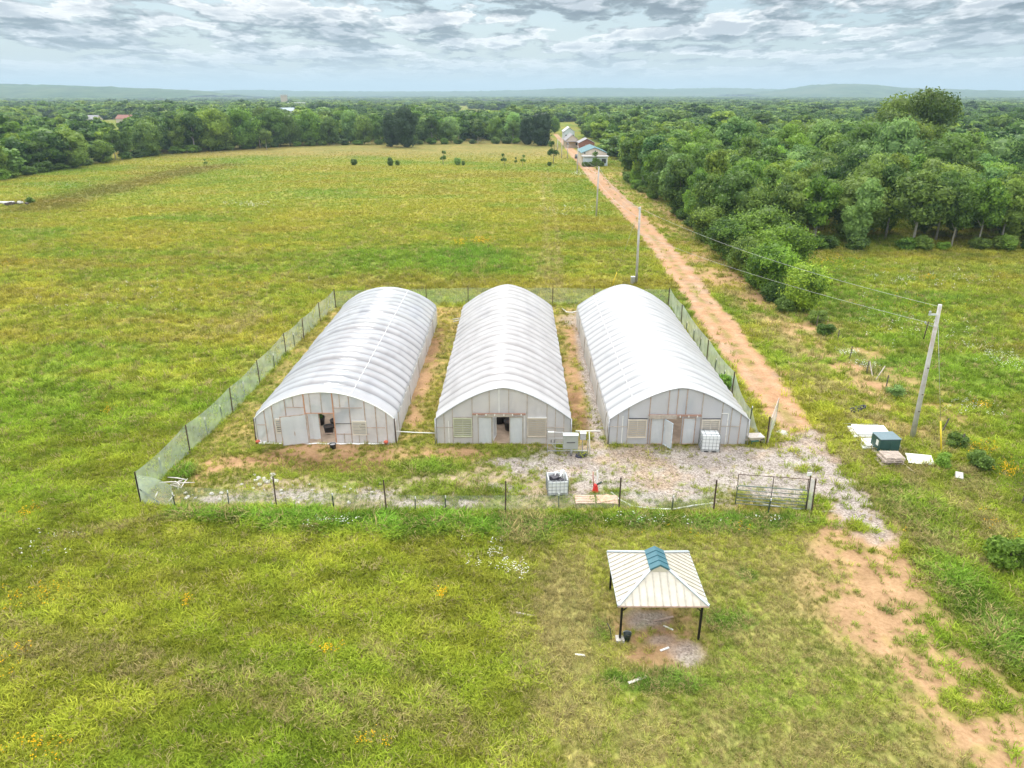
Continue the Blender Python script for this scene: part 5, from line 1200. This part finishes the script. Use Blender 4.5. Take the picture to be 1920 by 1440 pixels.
m = MB(); m.tube([G(*q)+Vector((0, 0, .04)) for q in ((1428, 946), (1460, 951), (1508, 957))], .035, 6); tag(m.build('pipe', PIPEW), 'thin white pipe on the ground below the farm gate', 'pipe')
m = MB(); m.tube([G(1532, 961)+Vector((0, 0, .05)), G(1562, 960)+Vector((0, 0, .05))], .05, 7); tag(m.build('log', simple('bleached_wood', (.55, .48, .40), .9)), 'short bleached stick on the ground right of the gate posts', 'stick')
# hydrant
g = G(1116, 922); o = thing('yard_hydrant', 'red yard pump with white lever and dark spout near the pallets', 'hydrant', (g.x, g.y, 0)); RED = simple('red_paint', (.62, .03, .025), .4, var=.15)
m = MB(); m.lathe([(0, 0), (.19, 0), (.20, .06), (.17, .12), (.15, .3), (.12, .42), (.13, .48), (.06, .55), (0, .56)], 14); m.build('pump_body', RED, o)
m = MB(); m.tube([(-.12, 0, .4), (-.17, .02, 1.0), (-.18, .04, 1.35)], .03, 7); m.build('riser', simple('faded_red', (.5, .2, .17), .6), o)
m = MB(); m.bar((.02, 0, .5), (.12, .05, 1.05), .07, .05); m.bar((.12, .05, 1.05), (.06, .08, 1.4), .10, .04); m.build('lever', WHITEP, o)
m = MB(); m.tube([(.08, 0, .5), (.2, -.02, .58), (.36, -.03, .70)], .06, 8); m.build('spout', GREENST, o)
# ------------------------------------------------------------------ pallets
PINKW = simple('pink_pallet_wood', (.55, .37, .28), .85, var=.25, scale=5); GREYP = simple('grey_pallet_wood', (.46, .38, .32), .9, var=.3, scale=5)
def pallet(x, y, z, rz, mat, label, w=1.2, d=1.0, nb=7, tilt=0, group=None, open_=False):
    o = thing('pallet', label, 'pallet', (x, y, z), rz, group); o.rotation_euler = (0, tilt, rz)
    for s in (-1, 0, 1): m = MB(); m.box((0, s*(d/2-.04), .065), (w, .05, .09)) if not open_ else m.box((s*(w/2-.04), 0, .065), (.05, d, .09)); m.build('runner', mat, o)
    for i in range(nb):
        m = MB(); f = -.5+(i+.5)/nb; jt = random.uniform(-.012, .012)
        if open_: m.box((jt, f*d, .12), (w, d/nb*.42, .02))
        else: m.box((f*w+jt, 0, .12), (w/nb*(.62 if mat is GREYP else .80), d+random.uniform(-.04, .02), .02))
        m.build('deck_board', mat, o)
    for s in (-1, 0, 1):
        m = MB(); m.box((s*(w/2-.06) if not open_ else 0, 0 if not open_ else s*(d/2-.06), .01), ((.1, d, .018) if not open_ else (w, .1, .018))); m.build('base_board', mat, o)
    return o
g = G(1098, 947); pallet(g.x, g.y+.45, .0, R(90), PINKW, 'left pinkish wooden pallet on the gravel by the fence', .95, 1.15, 5)
g = G(1140, 947); pallet(g.x, g.y+.45, .0, R(86), PINKW, 'right pinkish wooden pallet with a loose board sheet on it', .95, 1.25, 8)
m = MB(); m.box((g.x-.15, g.y+.5, .155), (.75, .7, .02), .25); tag(m.build('board', simple('orange_board', (.58, .36, .24), .85, var=.25, scale=4)), 'loose orange tinted board lying on the right pallet', 'board')
# ------------------------------------------------------------------ white panels, green box and scrap beside the lane
def slab(cs, z0, th, mat, label, name='panel', cat='panel', lip=True):
    "stack of flat panels with corners given on the ground"
    c = sum(cs, Vector())/4; o = thing(name, label, cat, (c.x, c.y, z0))
    m = MB(); q = [v-c for v in cs]
    m.add([v for v in q]+[v+Vector((0, 0, th)) for v in q], [(3, 2, 1, 0), (4, 5, 6, 7), (0, 1, 5, 4), (1, 2, 6, 5), (2, 3, 7, 6), (3, 0, 4, 7)]); m.build('lower_panel', mat, o, bevel=.02)
    if lip:
        s = .88; m = MB(); e = Vector((.12, .05, 0)); qq = [v*s+e for v in q]
        m.add([v+Vector((0, 0, th+.004)) for v in qq]+[v+Vector((0, 0, th*1.9)) for v in qq], [(3, 2, 1, 0), (4, 5, 6, 7), (0, 1, 5, 4), (1, 2, 6, 5), (2, 3, 7, 6), (3, 0, 4, 7)]); m.build('upper_panel', WHITEP, o, bevel=.02)
    return o
WPAN = simple('white_panel', (.74, .74, .73), .35, var=.03, scale=2)
slab([G(1600, 822), G(1671, 822), G(1656, 804), G(1587, 802)], .0, .16, WPAN, 'larger stack of white insulated panels lying beside the lane')
slab([G(1618, 843), G(1690, 842), G(1668, 825), G(1604, 827)], .0, .13, simple('ribbed_white', (.74, .76, .77), .4, var=.06), 'smaller stack of ribbed white panels under the green box')
slab([G(1651, 868), G(1668, 866), G(1650, 840), G(1634, 845)], .0, .10, simple('grey_slab', (.45, .43, .42), .8, var=.15), 'grey slab lying under the green box and pallets', lip=False)
g = G(1665, 851); bx_ = thing('utility_cabinet', 'dark green metal equipment box standing on the white panels', 'equipment box', (g.x, g.y+.6, .12), R(2))
GRN = simple('box_green', (.035, .095, .085), .45, .2, var=.12, scale=2); m = MB(); m.box((0, 0, .45), (1.35, 1.15, .88)); m.build('cabinet_body', GRN, bx_, bevel=.02)
m = MB(); m.box((0, 0, .925), (1.42, 1.22, .06)); m.build('cabinet_lid', simple('box_lid', (.15, .215, .24), .4, .2, var=.1), bx_, bevel=.015)
for s in (-.32, .33): m = MB(); m.box((s, -.583, .45), (.62, .015, .78)); m.build('door_panel', GRN, bx_)
m = MB(); m.box((-.683, -.22, .55), (.012, .28, .38)); m.build('notice_plate', WHITEP, bx_)
g = G(1675, 876); gx_, gy_ = g.x, g.y+.55
for i in range(4):
    pallet(gx_+(-.16, .05, -.03, .10)[i], gy_+(.0, .06, -.05, .05)[i], i*.15+.02, R(88+(5, -6, 4, 0)[i]), GREYP, ['bottom grey pallet of the stack in front of the green box', 'second grey pallet from the bottom of the lane side stack', 'third grey pallet of the lane side stack, just below the top', 'topmost slatted pallet of the stack in front of the green box'][i], 1.1, 1.25, 7, 0, 'stacked grey pallets', False)
m = MB(); g = G(1723, 868); m.box((0, 0, 0), (1.55, .95, .03), M=Matrix.Rotation(R(-12), 3, 'Z') @ Matrix.Rotation(R(14), 3, 'X')); o = m.build('sheet', WHITEP, None, (g.x, g.y, .28)); tag(o, 'stained white sheet lying in the grass right of the pallet stack', 'sheet')
m = MB(); m.bar(G(1693, 872)+Vector((0, 0, .1)), G(1716, 889)+Vector((0, 0, .05)), .07); tag(m.build('plank', simple('bleached_wood', (.55, .48, .40), .9)), 'bleached plank sticking out from under the pallet stack', 'plank')
m = MB(); m.bar(G(1578, 797)+Vector((0, 0, .15)), G(1645, 801)+Vector((0, 0, .2)), .04); tag(m.build('rod', GALV), 'thin metal rod behind the larger white panels', 'rod')
g = G(1797, 897); m = MB(); m.box((0, 0, .12), (.42, .55, .34), M=Matrix.Rotation(R(-25), 3, 'Z') @ Matrix.Rotation(R(20), 3, 'X')); o = m.build('block', simple('concrete', (.50, .47, .43), .9, var=.15, scale=5), None, (g.x, g.y, 0), bevel=.02); tag(o, 'pale concrete block tilted in the weeds by the ditch', 'concrete block')
g = G(1608, 770); o = thing('scrap', 'black lump of scrap rubber lying in the mown verge', 'scrap', (g.x, g.y, 0), .4)
for i in range(3): m = MB(); m.tube([(.33*math.cos(a)+.35*(i-1), .20*math.sin(a), .12+.05*i+.07*math.sin(a+i)) for a in np.linspace(0, 6.28, 13)], .085, 7, False); m.build('rubber_loop', BLACKP, o)
m = MB(); m.tube([(.4, 0, .2), (.9, .1, .12)], .03, 5); m.build('stick', DARKST, o)
g = G(1875, 1022); m = MB(); m.box((0, 0, .1), (.4, .28, .2), .5); tag(m.build('block', simple('blue_grey_stone', (.2, .22, .26), .8), None, (g.x, g.y, 0), bevel=.04), 'small blue grey block in the ditch weeds near the right edge', 'stone block')
m = MB(); m.bar(G(1885, 1018)+Vector((0, 0, .1)), G(1908, 1033)+Vector((0, 0, .04)), .05); tag(m.build('stick', simple('bleached_wood', (.55, .48, .40), .9)), 'pale straight stick beside the blue grey block in the ditch', 'stick')
# wheelbarrow
g = G(1413, 832); o = thing('wheelbarrow', 'wheelbarrow with pale tray and green base by the corner of the right greenhouse', 'wheelbarrow', (g.x, g.y, 0), R(8))
m = MB(); m.add([(-.32, -.22, .38), (.32, -.22, .38), (.32, .22, .38), (-.32, .22, .38), (-.58, -.36, .66), (.58, -.36, .62), (.58, .36, .62), (-.58, .36, .66)], [(3, 2, 1, 0), (0, 1, 5, 4), (1, 2, 6, 5), (2, 3, 7, 6), (3, 0, 4, 7)]); ob = m.build('tray', simple('pale_tray', (.62, .57, .52), .55, var=.12), o)
sd_ = ob.modifiers.new('thick', 'SOLIDIFY'); sd_.thickness = .03
m = MB(); m.box((0, 0, .3), (.5, .36, .12)); m.bar((-.25, -.15, 0), (-.2, -.15, .3), .04); m.bar((-.25, .15, 0), (-.2, .15, .3), .04); m.build('stand', simple('teal_base', (.03, .16, .15), .5), o)
m = MB()
for s in (-.2, .2): m.bar((.6, s*.4, .22), (-.85, s*1.4, .52), .035)
m.build('handles', GREYWOOD, o); m = MB(); m.tube([(.62+.16*math.cos(a), 0, .18+.16*math.sin(a)) for a in np.linspace(0, 6.28, 15)], .045, 8, False); m.build('wheel', BLACKP, o)
# concrete lid
g = G(1467, 811); m = MB(); m.lathe([(0, .05), (.36, .05), (.40, .02), (.40, -.02)], 20, (g.x, g.y, 0)); tag(m.build('manhole_lid', simple('concrete', (.50, .47, .43), .9, var=.15, scale=5)), 'round pale concrete lid at the edge of the dirt lane', 'lid')
# stones and sticks in the yard
def rock(px, py, s, label, group, col=(.48, .455, .41)):
    g = G(px, py); n = 9; m = MB(); pts = []
    for i in range(5):
        ph = math.pi*(i/4)
        for k in range(n): r = s*(.8+.4*random.random()); pts.append((r*math.sin(ph)*math.cos(6.283*k/n)*1.2, r*math.sin(ph)*math.sin(6.283*k/n), r*.65*math.cos(ph)))
    m.add(pts, [(i*n+k, (i+1)*n+k, (i+1)*n+(k+1) % n, i*n+(k+1) % n) for i in range(4) for k in range(n)]); o = m.build('stone', simple('limestone', col, .9, var=.2, scale=6), None, (g.x, g.y, s*.35)); o.rotation_euler = (0, 0, random.random()*6); tag(o, label, 'stone', group)
for i in range(16): rock(500+random.gauss(0, 11), 903+random.gauss(0, 4.5), random.uniform(.07, .17), 'pale rock of the loose pile behind the front fence', 'pale rocks in the loose pile')
for i in range(34): rock(random.uniform(345, 720), random.uniform(905, 948), random.uniform(.05, .13), 'small pale stone scattered on the stony soil of the left yard', 'small stones on the left yard')
for i in range(9):
    c = G(335+random.gauss(0, 7), 913+random.gauss(0, 4)); a = random.uniform(0, 3.14); L_ = random.uniform(.4, .8); z = .06+.04*i
    m = MB(); m.tube([(-L_*math.cos(a), -L_*math.sin(a)*.7, 0), (0, 0, .05), (L_*math.cos(a), L_*math.sin(a)*.7, .02)], [.03, .04, .02], 6); o = m.build('stick', simple('driftwood', (.60, .56, .50), .85), None, (c.x, c.y, z)); tag(o, 'pale stick in the heap behind the corner netting', 'stick', 'pale sticks in the corner heap')
for a, b, lab in (((290, 936), (296, 924), 'pale stick lying left of the stick heap'), ((317, 941), (327, 930), 'pale stick lying in front of the stick heap')):
    m = MB(); m.tube([G(*a)+Vector((0, 0, .05)), G(*b)+Vector((0, 0, .06))], .04, 6); tag(m.build('stick', simple('driftwood', (.60, .56, .50), .85)), lab, 'stick')
for (px, py, lab, side) in ((484, 832, 'red valve and white fittings at the left corner of the left greenhouse', 1), (724, 833, 'small red valve at the right corner of the left greenhouse', 0)):
    g = G(px, py); o = thing('valve', lab, 'valve', (g.x, g.y, 0)); m = MB(); m.lathe([(0, 0), (.09, 0), (.10, .12), (.16, .16), (.15, .24), (.05, .28), (0, .28)], 12); m.build('valve_body', simple('orange_red', (.60, .12, .06), .5, var=.2), o)
    if side: m = MB(); m.box((.18, -.08, .08), (.18, .14, .16), .3); m.box((.45, .05, .06), (.2, .14, .12), .8); m.box((.12, .12, .12), (.16, .16, .2), .1); m.build('fitting', WHITEP, o)
# bits around the gazebo
for a, b, r_, mat, lab in (((1078, 1229), (1097, 1231), .07, WHITEP, 'white offcut lying in the mown grass left of the gazebo'), ((968, 1150), (1002, 1157), .07, simple('bleached_wood', (.55, .48, .40), .9), 'weathered plank at the edge of the mown grass'), ((1178, 1283), (1212, 1270), .10, simple('driftwood', (.60, .56, .50), .85), 'pale board half hidden in the grass in front of the gazebo'),
                      ((1244, 1175), (1262, 1183), .05, PIPEW, 'white pipe offcut on the ground under the gazebo'), ((1238, 1222), (1254, 1216), .07, WHITEP, 'white scrap on the ash in front of the gazebo'), ((1225, 1166), (1262, 1158), .08, STUD, 'brown log lying on the ash under the gazebo'), ((1793, 965), (1822, 985), .05, simple('driftwood', (.60, .56, .50), .85), 'long pale stick in the roadside weeds')):
    m = MB(); m.bar(G(*a)+Vector((0, 0, .06)), G(*b)+Vector((0, 0, .06)), r_*1.2, .04); tag(m.build('offcut', mat), lab, 'offcut')
m = MB(); m.tube([G(1138, 1178)+Vector((0, 0, .3)), G(1144, 1185)+Vector((0, 0, .16)), G(1146, 1200)+Vector((0, 0, .05))], .025, 6); tag(m.build('hose', BLACKP), 'short black hose bending into the grass left of the gazebo', 'hose')
# behind the houses
m = MB(); m.tube([G(*q)+Vector((0, 0, .06)) for q in ((1054, 579), (1062, 586), (1072, 587), (1082, 584))], .06, 6); tag(m.build('pipe', PIPEW), 'bent white pipe on the ground between the rear corners of the greenhouses', 'pipe')
for i, q in enumerate(((848, 600, 866, 597), (850, 604, 862, 601))): m = MB(); m.tube([G(q[0], q[1])+Vector((0, 0, .05)), G(q[2], q[3])+Vector((0, 0, .07))], .05, 6); tag(m.build('pipe', simple('driftwood', (.60, .56, .50), .85)), ('upper', 'lower')[i]+' pale pole on the ground left of the middle greenhouse rear corner', 'pole')
# rubbish heap far left
g = G(26, 384); o = thing('rubbish_heap', 'heap of white and dark rubbish in the hay field at the left edge', 'rubbish heap', (g.x, g.y, 0))
m = MB()
for i in range(16): m.box((random.gauss(0, 1.6), random.gauss(0, .7), .25+random.random()*.3), (random.uniform(.4, 1.3), random.uniform(.3, .8), random.uniform(.2, .5)), random.random()*3)
m.build('dark_debris', simple('dark_debris', (.10, .08, .07), .9, var=.4), o); m = MB()
for i in range(9): m.box((-.9+random.gauss(0, 1.3), -.5+random.gauss(0, .6), .45+random.random()*.3), (random.uniform(.4, 1.1), random.uniform(.3, .7), random.uniform(.15, .4)), random.random()*3)
m.build('pale_debris', WHITEP, o); g = G(58, 381); plant(BUSH[1], g.x, g.y, 1.3, 'low bush growing beside the rubbish heap', 'bush', None, (.9, 1, .8), 1.2)
# ------------------------------------------------------------------ buildings along the lane and far away
TEALR = simple('teal_roof', (.045, .15, .17), .5, .1, var=.08, scale=.6); TAN = simple('tan_siding', (.62, .52, .42), .7, var=.06, scale=.5); BLUEW = simple('pale_blue_wall', (.55, .62, .68), .7, var=.08, scale=.5); GREYR = simple('grey_shingle', (.30, .29, .30), .85, var=.15, scale=1.5); PALER = simple('pale_roof', (.52, .52, .52), .6, var=.05); BRICKR = simple('brick_red', (.27, .12, .09), .85, var=.2, scale=1); DGLASS = simple('dark_glass', (.03, .035, .04), .15)
def gable(name, label, cat, c, w, d, eave, ridge_, wall, roof, rz=0, windows=(), doors=(), ov=.35, along_y=True):
    "gabled building, ridge along its depth; windows and doors on the front face as (x, z, w, h)"
    o = thing(name, label, cat, c, rz); m = MB()
    m.add([(-w/2, 0, 0), (w/2, 0, 0), (w/2, 0, eave), (0, 0, ridge_), (-w/2, 0, eave), (-w/2, d, 0), (w/2, d, 0), (w/2, d, eave), (0, d, ridge_), (-w/2, d, eave)], [(0, 1, 2, 3, 4), (9, 8, 7, 6, 5), (1, 6, 7, 2), (0, 4, 9, 5)]); m.build('wall', wall, o)
    m = MB(); sl = (ridge_-eave)/(w/2)
    for s in (-1, 1):
        a = (s*(w/2+ov), -ov, eave-sl*ov+.05); b = (0, -ov, ridge_+.05); c2 = (0, d+ov, ridge_+.05); e = (s*(w/2+ov), d+ov, eave-sl*ov+.05); t_ = .12
        m.add([a, b, c2, e]+[(p[0], p[1], p[2]+t_) for p in (a, b, c2, e)], [(0, 1, 2, 3), (7, 6, 5, 4), (0, 4, 5, 1), (1, 5, 6, 2), (2, 6, 7, 3), (3, 7, 4, 0)])
    m.build('roof', roof, o)
    for x, z, ww, hh in windows:
        f = MB().box((x, -.04, z), (ww+.14, .06, hh+.14)).build('window', WHITEP, o); MB().box((x, -.078, z), (ww, .02, hh)).build('pane', DGLASS, f)
    for x, ww, hh, mt in doors: MB().box((x, -.05, hh/2), (ww, .08, hh)).build('door', mt, o)
    return o
a, b = G(1092, 312), G(1140, 313); w_ = b.x-a.x
o = gable('barn', 'tan metal building with teal roof beside the lane', 'building', ((a.x+b.x)/2, a.y+3, 0), w_, 17, 4.0, 5.6, TAN, TEALR, 0, [(-w_/2+.9, 4.0, .5, .5), (0.3, 4.6, .4, .4)])
m = MB(); m.box((0, -1.6, 3.15), (w_+.6, 3.1, .25)); m.build('porch_roof', PALER, o)
m = MB(); m.box((0, -2.6, 1.5), (w_-.2, .1, 2.7)); m.build('porch_wall', BLUEW, o)
for x in (-w_/2+.1, w_/2-.1): m = MB(); m.bar((x, -3.0, 0), (x, -3.0, 3.0), .14); m.build('porch_post', WHITEP, o)
MB().box((w_/2-1.2, -2.67, 1.7), (1.4, .05, 1.4)).build('door', DGLASS, o)
for i in range(7): plant(BUSH[i % 2], a.x+.6+i*.95, a.y-.9, 1.5, 'grey green shrub of the row before the teal roofed building', 'shrub', 'shrubs in front of the teal roofed building', (.8, .85, 1.0))
a, b = G(1061, 277), G(1088, 280); o = gable('house', 'grey shingled house with white gable beside the far lane', 'house', ((a.x+b.x)/2, a.y, 0), (b.x-a.x)*1.05, 16, 3.0, 5.4, TAN, GREYR, 0, [(-2, 1.6, 1, 1), (2, 1.6, 1, 1)])
m = MB(); m.box((0, -.9, 2.7), ((b.x-a.x)*1.1, 2.6, .2)); m.build('porch_roof', GREYR, o)
o = gable('house', 'low grey annex house behind the teal roofed building', 'house', (b.x+2.5, b.y-3, 0), 6.5, 10, 2.8, 4.4, BRICKR, GREYR, 0, [(0, 1.5, 1.2, 1)])
a, b = G(1057, 262), G(1077, 262); o = gable('house', 'far blue grey house behind the grey shingled house', 'house', ((a.x+b.x)/2, a.y, 0), (b.x-a.x)*1.0, 14, 4.0, 6.0, BLUEW, PALER, 0, [(-1.5, 2, 1, 1), (2, 2, 1, 1)])
g = G(1092, 277); o = thing('trailer', 'long white trailer parked behind the teal roofed building', 'trailer', (g.x, g.y-6, 0)); MB().box((0, 0, 1.75), (5.2, 2.3, 2.3)).build('trailer_body', WPAN, o, bevel=.1)
for s in (-1.6, 1.2):
    m = MB(); m.tube([(s, -1.0, .38), (s, 1.0, .38)], .36, 12); m.build('wheel', BLACKP, o)
g = G(1081, 297); o = thing('parked_car', 'dark car parked by the side of the teal roofed building', 'car', (g.x+.3, g.y, 0)); m = MB(); m.add([(-.85, -2.1, .35), (.85, -2.1, .35), (.85, 2.1, .35), (-.85, 2.1, .35), (-.85, -2.1, .85), (.85, -2.1, .85), (.85, 2.1, .9), (-.85, 2.1, .9), (-.7, -1.1, 1.4), (.7, -1.1, 1.4), (.7, 1.2, 1.42), (-.7, 1.2, 1.42)], [(3, 2, 1, 0), (0, 1, 5, 4), (1, 2, 6, 5), (2, 3, 7, 6), (3, 0, 4, 7), (4, 5, 9, 8), (5, 6, 10, 9), (6, 7, 11, 10), (7, 4, 8, 11), (8, 9, 10, 11)]); m.build('body', simple('car_dark', (.03, .035, .045), .25, .3), o, bevel=.06)
for sx in (-.8, .8):
    for sy in (-1.3, 1.3): m = MB(); m.tube([(sx-.1, sy, .32), (sx+.1, sy, .32)], .32, 12); m.build('wheel', BLACKP, o)
# far farmhouses on the plain
g = G(188, 231); gable('house', 'distant ranch house with long grey roof among the left trees', 'house', (g.x, g.y, 0), 9, 14, 3.2, 6.0, TAN, GREYR, R(86), [(-2, 1.8, 1.2, 1.2), (2, 1.8, 1.2, 1.2)])
g = G(250, 230); gable('house', 'distant red brick house with reddish roof among the left trees', 'house', (g.x, g.y, 0), 9, 12, 3.2, 6.0, TAN, BRICKR, R(86), [(-2, 1.8, 1.2, 1.2), (2, 1.8, 1.2, 1.2)])
g = G(556, 206); gable('barn', 'long white roofed barn far beyond the tree line', 'barn', (g.x+14, g.y, 0), 14, 26, 6, 10, GREYR, PALER, R(88)); g = G(540, 214); gable('barn', 'smaller white shed in front of the long white barn', 'barn', (g.x+8, g.y, 0), 10, 20, 4, 7, PALER, simple('blue_roof', (.35, .42, .50), .6), R(88))
g = G(534, 197); o = thing('tower', 'pale block tower far away above the distant trees', 'tower', (g.x, g.y, 0)); MB().box((0, 0, 9.5), (11, 11, 19)).build('tower_shaft', simple('pale_block', (.46, .38, .30), .8), o); MB().box((0, 0, 20), (13, 13, 2)).build('tower_cap', PALER, o)
